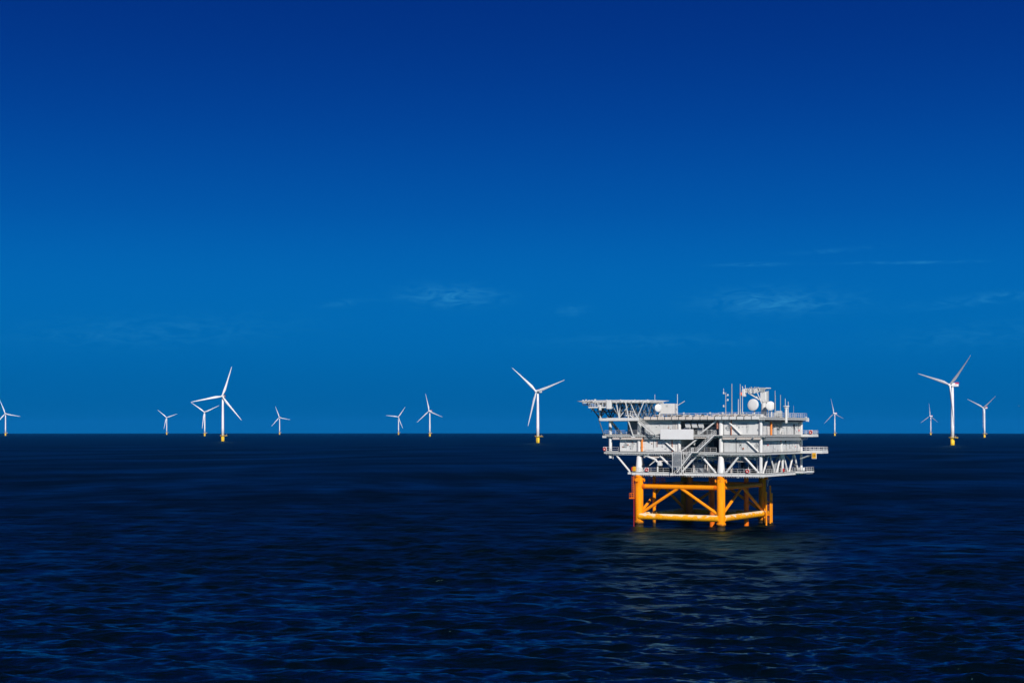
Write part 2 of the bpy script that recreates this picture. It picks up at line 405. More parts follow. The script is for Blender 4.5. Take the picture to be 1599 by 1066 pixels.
def make_turbine():
    root = empty('wind_turbine', (0, 0, 0))
    tp = MB(); tp.lathe([(3.3, -6), (3.3, 10.9)], n=28)
    tp.lathe([(3.55, 10.2), (3.55, 10.7)], n=28)
    tpo = tp.build('transition_piece', TPY, root)
    pf = MB(); pf.lathe([(5.9, 10.9), (6.0, 11.0), (6.0, 11.35), (5.9, 11.4)], n=20, smooth=False); pf.cbox(3, 9.6, -2.6, 2.6, 10.88, 11.42)
    pf.build('platform', TPY, tpo)
    rl = MB()
    for zz in (12.0, 12.6):
        pts = [(5.9 * math.cos(2 * math.pi * i / 20), 5.9 * math.sin(2 * math.pi * i / 20), zz) for i in range(21)]
        rl.path(pts, .06, 4); rl.path([(5.4, -2.5, zz), (9.5, -2.5, zz), (9.5, 2.5, zz), (5.4, 2.5, zz)], .06, 4)
    for i in range(20): rl.tube((5.9 * math.cos(2 * math.pi * i / 20), 5.9 * math.sin(2 * math.pi * i / 20), 11.4), (5.9 * math.cos(2 * math.pi * i / 20), 5.9 * math.sin(2 * math.pi * i / 20), 12.6), .06, n=4)
    for x, y in ((9.5, -2.5), (9.5, 0), (9.5, 2.5), (7.5, -2.5), (7.5, 2.5)): rl.tube((x, y, 11.4), (x, y, 12.6), .06, n=4)
    rl.build('railing', TPY, tpo)
    dv = MB(); dv.tube((7.8, -1.4, 11.4), (7.8, -1.4, 14.4), .18, n=8); dv.tube((7.8, -1.4, 14.3), (9.6, -1.4, 15.0), .14, n=8); dv.build('davit_crane', WHITE, tpo)
    bl = MB()
    for x in (1.2, 2.6): bl.tube((x, -4.4, -4), (x, -4.4, 9.5), .28, n=8); bl.tube((x, -4.4, 9.4), (x, -3.0, 9.9), .2, n=8); bl.tube((x, -4.4, 2.0), (x, -2.8, 2.0), .2, n=8)
    for k in range(22): bl.tube((1.6, -4.0, -1 + .5 * k), (2.2, -4.0, -1 + .5 * k), .05, n=4)
    bl.build('boat_landing', TPY, tpo)
    tw = MB(); tw.lathe([(2.72, 11.4), (2.66, 30), (2.45, 52), (2.1, 74), (1.66, HUB - 3.2)], n=32)
    two = tw.build('tower', TURB, root)
    fl = MB()
    for z, r in ((11.5, 2.95),): fl.lathe([(r, z), (r, z + .25)], n=32)
    fl.build('tower_flange', GREY, two)
    dr = MB(); dr.cbox(-.5, .5, -2.86, -2.6, 11.6, 13.8, .05); dr.build('door', GREY, two)
    # nacelle: rounded box, rotor on the -y side
    nc = MB(); secs = [(-3.4, 2.2, 2.2), (-2.9, 2.75, 2.7), (0, 3.0, 3.0), (8.5, 3.0, 3.0), (10.8, 2.85, 2.75), (11.4, 2.3, 2.2)]
    n = 20; v = []
    for y, w, h in secs:
        for i in range(n):
            u = 2 * math.pi * i / n; c, s = math.cos(u), math.sin(u); e = .38
            v.append((w * math.copysign(abs(c) ** e, c), y, HUB + .2 + h * math.copysign(abs(s) ** e, s)))
    f = [(k * n + i, k * n + n + i, k * n + n + (i + 1) % n, k * n + (i + 1) % n) for k in range(len(secs) - 1) for i in range(n)]
    f += [tuple(range(n)), tuple(range(len(secs) * n - 1, (len(secs) - 1) * n - 1, -1))]
    nc.add(v, f, True); nco = nc.build('nacelle', TURB, root)
    rd = MB(); rd.cbox(-3.07, 3.07, 2.6, 11.2, HUB + 1.5, HUB + 3.0, .15); rd.build('red_band', NRED, nco)
    hp = MB(); hp.box(-2.9, 2.9, 5.6, 11.3, HUB + 3.15, HUB + 3.3)
    for x in (-2.85, 2.85):
        for zz in (3.9, 4.5): hp.tube((x, 5.6, HUB + zz), (x, 11.3, HUB + zz), .07, n=4)
        for y in (5.6, 7, 8.4, 9.8, 11.3): hp.tube((x, y, HUB + 3.2), (x, y, HUB + 4.5), .07, n=4)
    for zz in (3.9, 4.5): hp.tube((-2.85, 11.3, HUB + zz), (2.85, 11.3, HUB + zz), .07, n=4)
    hp.build('hoist_platform', NRED, nco)
    mk = MB()
    for s in (-1, 1):
        for k, w in enumerate((.7, .5, .8, .9, .8, .7, .6)):
            y = -1.0 + k * 1.15
            mk.box(min(s * 3.03, s * 3.08), max(s * 3.03, s * 3.08), y, y + w, HUB - .55, HUB + .45)
    tag(mk.build('marking', NINK, nco), kind='stuff')
    for x, h in ((-1.2, 6.0), (1.2, 5.6)):
        an = MB(); an.tube((x, 10.6, HUB + 3), (x, 10.6, HUB + h), .08, n=5); an.build('wind_vane', GREY, nco)
    hb = MB(); hb.lathe([(.3, -4.4), (1.2, -4.1), (1.8, -3.4), (2.1, -2.2), (2.15, 0), (2.1, 1.7), (1.8, 1.9)], o=(0, -5.3, HUB), axis=(0, 1, 0), n=24)
    hb.build('hub', TURB, root)
    bl = make_blade()
    for k in range(3):
        b = bl.build('blade', TURB, root) if k == 0 else b.copy()
        if k: COL.objects.link(b); b.parent = root
        b.location = (0, -5.6, HUB)
    return root


TURBINES = [  # tower x in the frame, hub height on the frame, blade angle, rotor foreshortening, label
    (1487.3, 93.3, 47.4, .726, 'largest wind turbine, right of the platform, with a red band along its nacelle'),
    (839.8, 79.7, -47.6, .864, 'white wind turbine on yellow base nearest to the left of the platform'),
    (347.9, 69.6, 19.4, .97, 'big white wind turbine at left on yellow base, one blade pointing steeply up and right'),
    (319.7, 37.2, -53.6, .97, 'small wind turbine right behind the big left one, its blade meeting that blade tip'),
    (8.6, 34.1, -20.0, .97, 'small wind turbine cut by the left edge of the picture'),
    (260.3, 26.6, -48.7, .97, 'tiny far wind turbine left of the big left one, blades spread in a Y'),
    (436.6, 26.6, -19.0, .96, 'tiny far wind turbine standing alone to the right of the big left one'),
    (622.3, 27.7, 36.9, .97, 'tiny far wind turbine in mid sea, one blade level to the left'),
    (671.2, 39.3, -10.4, .85, 'small wind turbine in mid sea with one blade almost straight up'),
    (1303.5, 34.6, -10.4, .72, 'small wind turbine just right of the platform balconies'),
    (1453.4, 29.4, -1.5, .75, 'tiny far wind turbine immediately left of the largest turbine, one blade upright'),
    (1537.3, 46.1, 55.8, .766, 'middle sized wind turbine to the right of the largest one, blades in a V'),
]


def copy_tree(o, parent=None):
    c = o.copy(); COL.objects.link(c); c.parent = parent
    for ch in o.children: copy_tree(ch, c)
    return c


proto = make_turbine()
trees = [proto] + [copy_tree(proto) for _ in TURBINES[1:]]
for root, (px, hp, ang, s, label) in zip(trees, TURBINES):
    Y = HUB * 2375.0 / hp; X = (px - 799.5) / 2375.0 * Y
    root.location = (X, Y, drop(math.hypot(X, Y)))
    root.rotation_euler = (0, 0, -math.atan2(X, Y) - math.acos(s))
    for k, b in enumerate([c for c in root.children if c.name.startswith('blade')]):
        b.rotation_euler = (0, R(ang + 120 * k), 0)
    tag(root, label, 'wind turbine', 'wind turbines standing in the sea')

# ------------------------------------------------------------------ offshore substation
PX, PY, PA = 51.0, 371.1, -30.2
SUB = empty('offshore_substation', (PX, PY, 0), R(PA))
tag(SUB, 'grey white offshore substation with helideck standing on a yellow steel jacket', 'substation')
PM = Matrix.Translation((PX, PY, 0)) @ Matrix.Rotation(R(PA), 4, 'Z')


def P(name, mb, mat, parent=SUB):
    return mb.build(name, mat, parent)


# decks: z of the walking surface
ZC, ZM, ZU, ZR = 13.45, 18.55, 22.75, 27.0
XL, XRR, YF, YB = -31.0, 11.6, -1.05, 29.2
LEGS = {'L': (-22, 0), 'N': (0, 0), 'R': (0, 28), 'B': (-22, 28)}


def railing(pts, parent, mat=WHITE, h=1.1, sp=1.6, r=.036, kick=True):
    m = MB(); pts = [Vector(p) for p in pts]
    for a, b in zip(pts, pts[1:]):
        n = max(1, round((b - a).length / sp))
        for i in range(n + 1):
            p = a.lerp(b, i / n); m.tube(p, p + Vector((0, 0, h)), r, n=4, caps=False)
        for zz in (h, h * .55): m.tube(a + Vector((0, 0, zz)), b + Vector((0, 0, zz)), r, n=4, caps=False)
        if kick: m.beam(a + Vector((0, 0, .07)), b + Vector((0, 0, .07)), .03, .12)
    return P('railing', m, mat, parent)


# ---- jacket
for k, (x, y) in LEGS.items():
    m = MB(); m.lathe([(1.0, -8), (1.0, 12.75)], o=(x, y, 0), n=28)
    leg = P('jacket_leg', m, LEGY)
    m = MB(); m.lathe([(1.12, .55), (1.18, .65), (1.18, 1.15), (1.12, 1.25)], o=(x, y, 0), n=28); m.lathe([(1.06, -4), (1.06, .05), (1.0, .12)], o=(x, y, 0), n=28)
    P('pile_collar', m, LEGY, leg)
    m = MB(); m.lathe([(1.06, 12.1), (1.1, 12.2), (1.1, 12.6), (1.06, 12.74)], o=(x, y, 0), n=28); P('flange', m, YEL, leg)
    for ax in ((1, 0, 0), (-1, 0, 0), (0, -1, 0)) if k in 'LN' else ((1, 0, 0),):
        if ax == (0, -1, 0) and k == 'N': continue
        a = Vector(ax); c = Vector((x, y, 11.5)) + a * .95
        m = MB(); m.tube(c, c + a * .35, .33, n=14); m.tube(c + a * .35, c + a * .47, .5, n=14); P('trunnion', m, YEL, leg)
    m = MB(); m.lathe([(.98, 12.75), (.96, 13.6), (.55, 18.2)], o=(x, y, 0), n=28)
    P('leg_cone', m, WHITE)
    m = MB(); m.tube((x, y, 18.2), (x, y, 26.9), .55, n=20); P('column', m, WHITE)


def jbrace(a, b, r, mat=YEL, name='jacket_brace'):
    m = MB(); m.tube(a, b, r, n=18); return P(name, m, mat)


face = [('L', 'N'), ('N', 'R'), ('R', 'B'), ('B', 'L')]
for a, b in face:
    pa, pb = Vector((*LEGS[a], 0)), Vector((*LEGS[b], 0)); d = (pb - pa).normalized(); nrm = Vector((d.y, -d.x, 0))
    mid = (pa + pb) / 2
    up = Vector((0, 0, 1))
    e = 1.6 if b == 'R' else -.3
    jbrace(pa + up * 2.35 + d * .3 + nrm * .5, pb + up * 2.35 + d * e + nrm * .5, .8, BEAMY, 'lower_beam')
    jbrace(pa + up * 9.85 + d * .9, pb + up * 9.85 - d * .9, .57, YEL, 'upper_beam')
    jbrace(pa + up * 3.4 + d * .9, mid + up * 9.5 - d * .45, .38)
    jbrace(pb + up * 3.4 - d * .9, mid + up * 9.5 + d * .45, .38)
    for q, sgn in ((pa, 1), (pb, -1)):
        m = MB(); m.tube(q + up * 9.85 + d * sgn * .9, q + up * 9.85 + d * sgn * 1.7, .62, n=18); P('sleeve', m, YELD)
for x, y, r in ((-20.2, 5, .40), (-6.5, 10, .66), (-.9, 19, .62), (-19.6, 26.0, .9), (-13, 24, .35)):
    m = MB(); m.tube((x, y, -6), (x, y, 13.2), r, n=16)
    c = P('caisson', m, LEGY if r < .5 else YELD)
    for z in (4.6, 9.4):
        m = MB(); m.tube((x, y, z), (x, y, z + .5), r + .14, n=16); P('clamp', m, YELD, c)

# access ladder and fender on the left leg
m = MB()
for yy in (-1.1, -.5): m.tube((-23.05, yy, 6.9), (-23.05, yy, 12.6), .05, n=6)
for i in range(17): m.tube((-23.05, -1.1, 7.0 + .34 * i), (-23.05, -.5, 7.0 + .34 * i), .03, n=4)
lad = P('ladder', m, YELD)
for yy in (-.75, -.1):
    m = MB(); m.tube((-23.15, yy, -2), (-23.15, yy, 6.6), .13, n=10); m.tube((-23.15, yy, 6.5), (-22.6, yy, 7.0), .11, n=10); m.tube((-23.15, yy, 2.3), (-22.6, yy, 2.3), .1, n=8)
    P('fender', m, DRED)
m = MB(); m.box(-24.1, -22.9, -1.5, .5, 6.75, 6.95); cg = P('ladder_platform', m, YELD)
railing([(-22.95, -1.45, 6.95), (-24.05, -1.45, 6.95), (-24.05, .45, 6.95), (-22.95, .45, 6.95)], cg, YELD, 1.2, .55, .05)
m = MB()
for z in np.arange(8.2, 12.6, .55):
    m.path([(-23.05, -1.15, z), (-23.5, -1.1, z), (-23.65, -.8, z), (-23.5, -.5, z), (-23.05, -.45, z)], .035, 4)
for x, y in ((-23.5, -1.1), (-23.65, -.8), (-23.5, -.5)): m.tube((x, y, 8.2), (x, y, 12.4), .035, n=4)
P('safety_cage', m, YELD, lad)
# orange access balcony behind the left leg
m = MB(); m.box(-21.2, -17.4, 3.4, 5.6, 10.2, 10.38); m.beam((-21.2, 4.5, 10.1), (-17.4, 4.5, 10.1), .2, .3); bal = P('access_balcony', m, YELD)
railing([(-21.15, 5.5, 10.38), (-21.15, 3.45, 10.38), (-17.45, 3.45, 10.38), (-17.45, 5.5, 10.38)], bal, YELD, 1.5, .6, .05)
# boat landing by the right leg
m = MB()
for x, y, zt in ((1.9, 25.8, 8.0), (2.3, 27.6, 9.6), (2.1, 29.2, 7.6)): m.tube((x, y, -3), (x, y, zt), .22, n=10)
for z in (2.0, 5.4): m.tube((2.1, 25.8, z), (2.1, 29.2, z), .12, n=8); m.tube((.9, 27.7, z), (2.2, 27.7, z), .16, n=8)
bl = P('boat_landing', m, YEL)
m = MB()
for i in range(24): m.tube((2.1, 26.3, .2 + .36 * i), (2.1, 27.1, .2 + .36 * i), .04, n=4)
P('rung', m, YEL, bl)
m = MB(); m.path([(1.6, 27.6, 9.4), (1.7, 27.6, 11.0), (2.9, 27.0, 11.3)], .06, 6); P('light_bracket', m, WHITE, bl)

# lettering on the near leg
cu = bpy.data.curves.new('leg_marking', 'FONT'); cu.body = 'B2'; cu.size = .95; cu.extrude = .012; cu.align_x = 'CENTER'
tmp = bpy.data.objects.new('leg_marking_curve', cu); COL.objects.link(tmp)
dg = bpy.context.evaluated_depsgraph_get(); me = bpy.data.meshes.new_from_object(tmp.evaluated_get(dg))
bpy.data.objects.remove(tmp)
ca = R(-30.2)     # the lettering wraps the side of the leg that looks out to sea
for v in me.vertices:
    x, y = v.co.x, v.co.y
    t = x / 1.0 + R(-90) - ca * .9
    rr = 1.012 + (.01 if v.co.z > 0 else 0)
    v.co = (rr * math.cos(t), rr * math.sin(t), 11.15 + y)
me.materials.clear(); me.materials.append(BROWN)
o = bpy.data.objects.new('leg_marking', me); COL.objects.link(o); o.parent = SUB


# ---- decks
def deck(name, x0, x1, y0, y1, z, th=.5, mat=FLOOR):
    m = MB(); m.box(x0, x1, y0, y1, z - .14, z)
    d = P(name, m, mat)
    m = MB()
    m.box(x0, x1, y0 + .02, y0 + .3, z - th, z - .14); m.box(x0, x1, y1 - .3, y1 - .02, z - th, z - .14)
    m.box(x0 + .02, x0 + .3, y0 + .3, y1 - .3, z - th, z - .14); m.box(x1 - .3, x1 - .02, y0 + .3, y1 - .3, z - th, z - .14)
    P('edge_beam', m, WHITE if th > .7 else EDGE, d)
    m = MB(); k = 0
    for x in np.arange(x0 + 2.2, x1 - 1, 2.75): m.box(x, x + .18, y0 + .3, y1 - .3, z - th * .9, z - .14)
    for y in np.arange(y0 + 5.6, y1 - 2, 5.6): m.box(x0 + .3, x1 - .3, y, y + .22, z - th * 1.25, z - .145)
    P('joist', m, DARK if z < ZR else GREY, d)  # lower joists coloured dark to stand for shade under the decks
    m = MB()
    for x in np.arange(x0 + 1.1, x1, 1.83): m.box(x, x + .05, y0 - .012, y0 + .02, z - th, z)
    for y in np.arange(y0 + 1.1, y1, 1.83): m.box(x1 - .02, x1 + .012, y, y + .05, z - th, z)
    tag(P('joint', m, GREY, d), kind='stuff')
    m = MB()          # small knee plates that carry the edge grating
    for x in np.arange(x0 + .5, x1 - .3, .62):
        zz = z - th
        m.add([(x, y0 + .3, zz + .35), (x, y0 + .3, zz - .32), (x, y0 + .02, zz), (x + .3, y0 + .3, zz + .35), (x + .3, y0 + .3, zz - .32), (x + .3, y0 + .02, zz)], [(0, 1, 2), (5, 4, 3), (0, 3, 4, 1), (1, 4, 5, 2), (2, 5, 3, 0)])
    tag(P('knee_plate', m, EDGE, d), kind='stuff')
    return d


cellar = deck('cellar_deck', -23.6, XRR, YF, YB, ZC, .72)
main = deck('main_deck', XL - .4, XRR, YF, YB, ZM, .55)
upper = deck('upper_deck', XL - .4, XRR, YF, YB, ZU, .4)
roof = deck('roof_deck', -31.3, XRR + .3, YF - .2, YB + .6, ZR, .55)

# cellar deck edge pieces and railings
m = MB(); m.box(11.6, 13.6, 20.5, 29.0, ZC - .30, ZC - .03); m.box(11.6, 13.3, 24, 29, ZC - .6, ZC - .3); bc = P('cellar_balcony', m, WHITE)
railing([(11.65, 20.6, ZC), (13.5, 20.6, ZC), (13.5, 28.9, ZC)  , (11.65, 28.9, ZC)], bc)
YR = YF + .12
railing([(-23.4, 10, ZC), (-23.4, YR, ZC), (-13.3, YR, ZC)], cellar)
railing([(-9.0, YR, ZC), (-1.2, YR, ZC)], cellar); railing([(1.2, YR, ZC), (11.48, YR, ZC), (11.48, 20.3, ZC)], cellar)
railing([(-23.4, 28.8, ZC), (10.7, 28.8, ZC)], cellar, sp=2.4)
# main deck railings
railing([(XL - .2, 27, ZM), (XL - .2, YR, ZM), (-27.4, YR, ZM)], main); railing([(-10.4, YR, ZM), (-.8, YR, ZM)], main)
railing([(-19.6, YR, ZM), (-17.2, YR, ZM)], main, sp=1.2)
# upper deck railings
railing([(XL - .2, 27, ZU), (XL - .2, YR, ZU), (-20.6, YR, ZU)], upper); railing([(-6.7, YR, ZU), (-.9, YR, ZU)], upper, sp=1.1)
railing([(11.48, 7.5, ZU), (11.48, 24.6, ZU)], upper)
# roof railings
railing([(-13.0, YR + .5, ZR), (-.3, YR + .5, ZR)], roof); railing([(-.3, YR, ZR), (11.45, YR, ZR), (11.45, 29.5, ZR), (-16, 29.5, ZR)], roof, h=1.2, sp=1.5)
# balconies on the right
for nm, x1, y0, z in (('upper_balcony', 14.7, 24.8, ZU), ('main_balcony', 17.3, 24.4, ZM)):
    m = MB(); m.box(11.6, x1, y0, 29.0, z - .16, z - .01)
    m.box(11.6, x1, y0 + .02, y0 + .2, z - .5, z - .16); m.box(x1 - .2, x1 - .02, y0 + .2, 28.8, z - .5, z - .16); m.box(11.6, x1, 28.8, 28.98, z - .5, z - .16)
    b = P(nm, m, WHITE)
    railing([(11.65, y0 + .08, z), (x1 - .08, y0 + .08, z), (x1 - .08, 28.9, z)  , (11.65, 28.9, z)], b, sp=1.1, r=.06)
    if nm == 'main_balcony':
        m = MB(); m.box(14.2, x1 - .05, y0 + .02, y0 + .06, z + .02, z + .34); m.box(x1 - .09, x1 - .05, y0 + .1, 28.8, z + .02, z + .34); P('kick_plate', m, WHITE, b)
        m = MB(); m.beam((11.2, 27.5, z - 1.9), (15.0, 27.5, z - .5), .2, .25); m.beam((11.2, y0 + .8, z - 1.9), (15.0, y0 + .8, z - .5), .2, .25); P('bracket', m, GREY, b)
# yellow sign hung from the main balcony
m = MB(); m.cbox(14.6, 15.85, 24.2, 24.32, ZM - 1.85, ZM - .25, .02); sg = P('sign_board', m, WHITE)
m = MB(); m.cbox(14.71, 15.74, 24.15, 24.2, ZM - 1.74, ZM - .36, .02); P('sign_face', m, SIGNY, sg)
m = MB()
for x0, x1, z0, z1 in ((14.86, 14.93, -1.25, -.75), (14.93, 15.1, -1.25, -1.18), (15.16, 15.23, -1.25, -.82), (15.23, 15.33, -.82, -.75), (15.33, 15.40, -1.25, -.82), (15.23, 15.33, -1.08, -1.01), (15.47, 15.6, -1.25, -1.18), (15.47, 15.54, -1.05, -.75), (15.54, 15.6, -1.18, -1.0)):
    m.box(x0, x1, 24.13, 24.15, ZM + z0, ZM + z1)
P('sign_marking', m, INK, sg)

# ---- remaining columns and braces of the front and right side
for x, y, z0, z1, r, mat in ((-30.1, .0, ZM - 1.7, 26.6, .42, WHITE), (-11.1, .1, ZM, 26.5, .42, WHITE), (10.3, -.1, ZC, 26.6, .42, WHITE), (9.6, 16.7, ZC, ZM - .1, .32, WHITE), (10.3, 14.3, ZM, ZU, .2, WHITE),
                             (10.4, 28.4, ZC, 26.6, .34, WHITE), (-30.1, 28, ZM, 26.5, .42, WHITE), (-11.1, 28, ZC, 26.5, .4, WHITE), (-30.1, 14, ZM, 26.5, .4, WHITE)):
    m = MB(); m.tube((x, y, z0), (x, y, z1), r, n=16); P('column', m, mat)


def brace(a, b, r=.27, mat=WHITE):
    m = MB(); m.tube(a, b, r, n=12); return P('truss_brace', m, mat)


zc0, zm0 = ZC - .1, ZM - .5
for x0, z0, x1, z1 in ((-10.3, zc0 + .2, -6.0, zm0), (-5.4, zm0, -1.2, zc0), (1.2, zc0, 5.1, zm0), (5.6, zm0, 10.1, zc0), (-21.2, ZM - .6, -17.2, ZM - 2.0), (-16.4, ZM - .8, -12.4, ZC + .7)):
    brace((x0, -.25, z0), (x1, -.25, z1), .27)
for x0, x1 in ((-10.3, -6.0), (-5.4, -1.2), (1.2, 5.1), (5.6, 10.1), (-21, -16.5), (-16, -12)):
    up = x0 in (-10.3, 1.2, -21)
    brace((x0, 28.2, zc0 if up else zm0), (x1, 28.2, zm0 if up else zc0), .25, GREY)
for y0, y1, up in ((3.4, 7.3, 1), (8.0, 11.6, 0), (12.8, 16.0, 1), (17.4, 20.6, 0), (21.8, 25.0, 1), (25.4, 28.4, 0)):
    brace((9.5, y0, zc0 if up else zm0), (9.5, y1, zm0 if up else zc0), .24)
for y0, y1, up in ((1.0, 13, 1), (15, 27, 0)):
    brace((-21.8, y0, zc0 if up else zm0), (-21.8, y1, zm0 if up else zc0), .25, GREY)
# braces against the walls of the two storeys
for x0, z0, x1, z1 in ((-15.4, ZU - 1.2, -12.0, ZM + .1), (-10.4, ZM + .1, -5.6, ZU - .6), (2.0, ZR - 1.0, 5.4, ZU + .1), (6.6, ZU - 1.2, 9.8, ZM + .1), (-5.6, ZU + .1, -.8, ZR - .6)):
    brace((x0, -.32, z0), (x1, -.32, z1), .22)
# long strut with its shoe on the lower left
brace((-28.6, -.3, ZM - .6), (-24.3, -.3, ZC - .15), .25)
m = MB(); m.cbox(-24.9, -23.7, -.75, .15, ZC - .62, ZC - .1, .06); P('strut_shoe', m, WHITE)
m = MB(); m.tube((-29.2, -.3, ZM - .5), (-29.2, -.3, ZM - 1.9), .12, n=8); P('drain_pipe', m, GREY)

# ---- walls of the two enclosed storeys
YW = .0


def wall(x0, x1, y0, y1, z0, z1, mat=WALL, ribs=True, axis='x'):
    m = MB(); m.box(x0, x1, y0, y1, z0, z1); w = P('wall', m, mat)
    if ribs:
        m = MB()
        if axis == 'x':
            for x in np.arange(x0 + .6, x1 - .2, 1.22): m.box(x, x + .035, y0 - .02, y0 + .01, z0, z1)
            for z in (z0 + .05, z1 - .25): m.box(x0, x1, y0 - .025, y0 + .01, z, z + .12)
        else:
            for y in np.arange(y0 + .6, y1 - .2, 1.0): m.box(x1 - .01, x1 + .02, y, y + .04, z0, z1)
            for z in (z0 + .05, z1 - .25): m.box(x1 - .01, x1 + .025, y0, y1, z, z + .12)
        P('seam', m, PALE, w)
    return w


zt_m, zt_u = ZU - .42, ZR - .56
w_ml = wall(-27.4, -22.7, YW, 12, ZM, zt_m)
w_mc = wall(-22.4, -11.4, YW, 12, ZM, zt_m)
w_mr = wall(.3, 10.1, YW, 28.6, ZM, zt_m, WALLG)
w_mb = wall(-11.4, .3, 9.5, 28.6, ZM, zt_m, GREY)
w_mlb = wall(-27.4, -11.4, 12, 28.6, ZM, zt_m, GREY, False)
w_ul = wall(-27.3, -20.6, 4.2, 28.4, ZU, zt_u, PALE)
w_uc = wall(-20.5, -11.5, YW, 28.4, ZU, zt_u, WALLG)
w_ur = wall(.3, 10.1, YW, 7.6, ZU, zt_u)
w_urr = wall(.3, 8.6, 7.6, 15.4, ZU, zt_u, PALE, False)
w_urb = wall(.3, 10.1, 15.4, 28.6, ZU, zt_u)
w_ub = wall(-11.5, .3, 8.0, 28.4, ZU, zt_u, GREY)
# seams on the right-hand faces
for w, y0, y1, z0, z1 in ((w_mr, 1.2, 28.6, ZM, zt_m), (w_ur, 1.2, 7.6, ZU, zt_u), (w_urb, 15.4, 28.6, ZU, zt_u)):
    m = MB()
    for y in np.arange(y0 + .5, y1, .95): m.box(10.08, 10.125, y, y + .05, z0 + .1, z1 - .1)
    P('seam', m, PALE, w)


def door(w, x, z, wd=.95, h=2.05, mat=PALE, side=False, y=None):
    m = MB()
    if side: m.cbox(10.06, 10.17, y - wd / 2, y + wd / 2, z + .05, z + h, .02)
    else: m.cbox(x - wd / 2, x + wd / 2, YW - .07, YW + .04, z + .05, z + h, .02)
    P('door', m, mat, w)
    m = MB()
    if side: m.box(10.17, 10.21, y + wd * .3, y + wd * .38, z + .95, z + 1.15)
    else: m.box(x + wd * .28, x + wd * .38, YW - .11, YW - .07, z + .95, z + 1.15)
    P('door_handle', m, DARK, w)


door(w_mc, -13.2, ZM); door(w_uc, -19.4, ZU)
door(w_urb, 0, ZU, 1.2, 2.7, DARK, True, 23.7); door(w_urb, 0, ZU, 1.0, 2.1, PALE, True, 18.4); door(w_mr, 0, ZM, 1.0, 2.1, PALE, True, 25.8)
door(w_mr, 0, ZM, 1.0, 2.1, PALE, True, 8.6); door(w_ur, 0, ZU, 1.0, 2.2, PALE, True, 4.2)


def wheel(w, x, z):
    m = MB(); n = 16
    pts = [(x + .42 * math.cos(2 * math.pi * i / n), YW - .3, z + .55 * math.sin(2 * math.pi * i / n)) for i in range(n + 1)]
    m.path(pts, .05, 5); m.tube((x, YW, z), (x, YW - .32, z), .08, n=8)
    for a in range(4): m.tube((x, YW - .3, z), pts[a * 4], .03, n=4)
    P('hose_reel', m, GREY, w)


wheel(w_ml, -25.6, ZM + 1.75); wheel(w_ur, 2.1, ZU + 1.9); wheel(w_mr, 9.4, ZM + 1.8)


def small(name, x, y, z, w, d, h, mat=WHITE, parent=SUB, c=.03):
    m = MB(); m.cbox(x - w / 2, x + w / 2, y - d / 2, y + d / 2, z, z + h, c); return P(name, m, mat, parent)


# louvre on the upper wall, left of the middle column
m = MB(); m.box(-12.9, -11.7, YW - .06, YW, ZU + 1.4, zt_u - .25); lv = P('louvre', m, TRAY, w_uc)
m = MB()
for x in np.arange(-12.85, -11.72, .19): m.box(x, x + .09, YW - .13, YW - .06, ZU + 1.45, zt_u - .3)
P('louvre_slat', m, PALE, w_uc)
# orange fire-water risers and rusty pipes
for x, y, z0, z1, r, mat in ((-21.1, -.35, ZM + .05, ZU - .5, .27, ORANGE), (10.55, 6.3, ZU, zt_u, .24, ORANGE), (2.75, -.25, ZU, ZR + .4, .16, RUST), (-12.9, -.2, ZM, ZU - .5, .10, RUST), (-.85, -.3, ZU + 1.5, ZR - .5, .24, RUST), (4.0, -.1, ZM, zt_m, .05, DARK), (.75, -.1, ZU, ZR, .05, DARK), (.75, -.1, ZM, zt_m, .05, DARK), (-18.0, -.1, ZM + 1.0, zt_m, .05, DARK), (10.3, 1.0, ZU, zt_u, .07, DARK)):
    m = MB(); m.tube((x, y, z0), (x, y, z1), r, n=12)
    for z in (z0 + (z1 - z0) * .3, z0 + (z1 - z0) * .75): m.tube((x, y, z), (x, y, z + .12), r * 1.35, n=12)
    P('riser_pipe', m, mat)

# wall fittings: junction boxes, lamps, hatches
for i in range(60):
    side_w = i % 2
    if side_w:
        y = random.uniform(2.2, 27.8); up = random.random() < .45
        if up and 7.4 < y < 15.6: continue
        z = (ZU if up else ZM) + random.uniform(.5, 2.6); s = random.uniform(.15, .4)
        m = MB(); m.cbox(10.1, 10.1 + random.uniform(.1, .25), y, y + s, z, z + s * random.uniform(.7, 1.6), .02)
        P('junction_box', m, random.choice([GREY, PALE, DARK, RED if random.random() < .4 else GREY]), w_urb if up else w_mr)
    else:
        w, x0, x1, z0 = random.choice([(w_ml, -27, -23, ZM), (w_mc, -20, -12, ZM), (w_mr, 1, 9.5, ZM), (w_uc, -20, -13.5, ZU), (w_ur, 1, 9.5, ZU)])
        x = random.uniform(x0, x1); s = random.uniform(.15, .35); z = z0 + random.uniform(.6, 2.4)
        m = MB(); m.cbox(x, x + s, YW - random.uniform(.1, .22), YW + .01, z, z + s * random.uniform(.7, 1.6), .02)
        P('junction_box', m, random.choice([GREY, PALE, DARK, RUST]), w)
for y in np.arange(3.0, 28, 2.2):
    m = MB(); m.cbox(10.1, 10.16, y, y + .9, ZM + .5, ZM + 1.9, .02); P('cabinet_door', m, WHITE, w_mr)

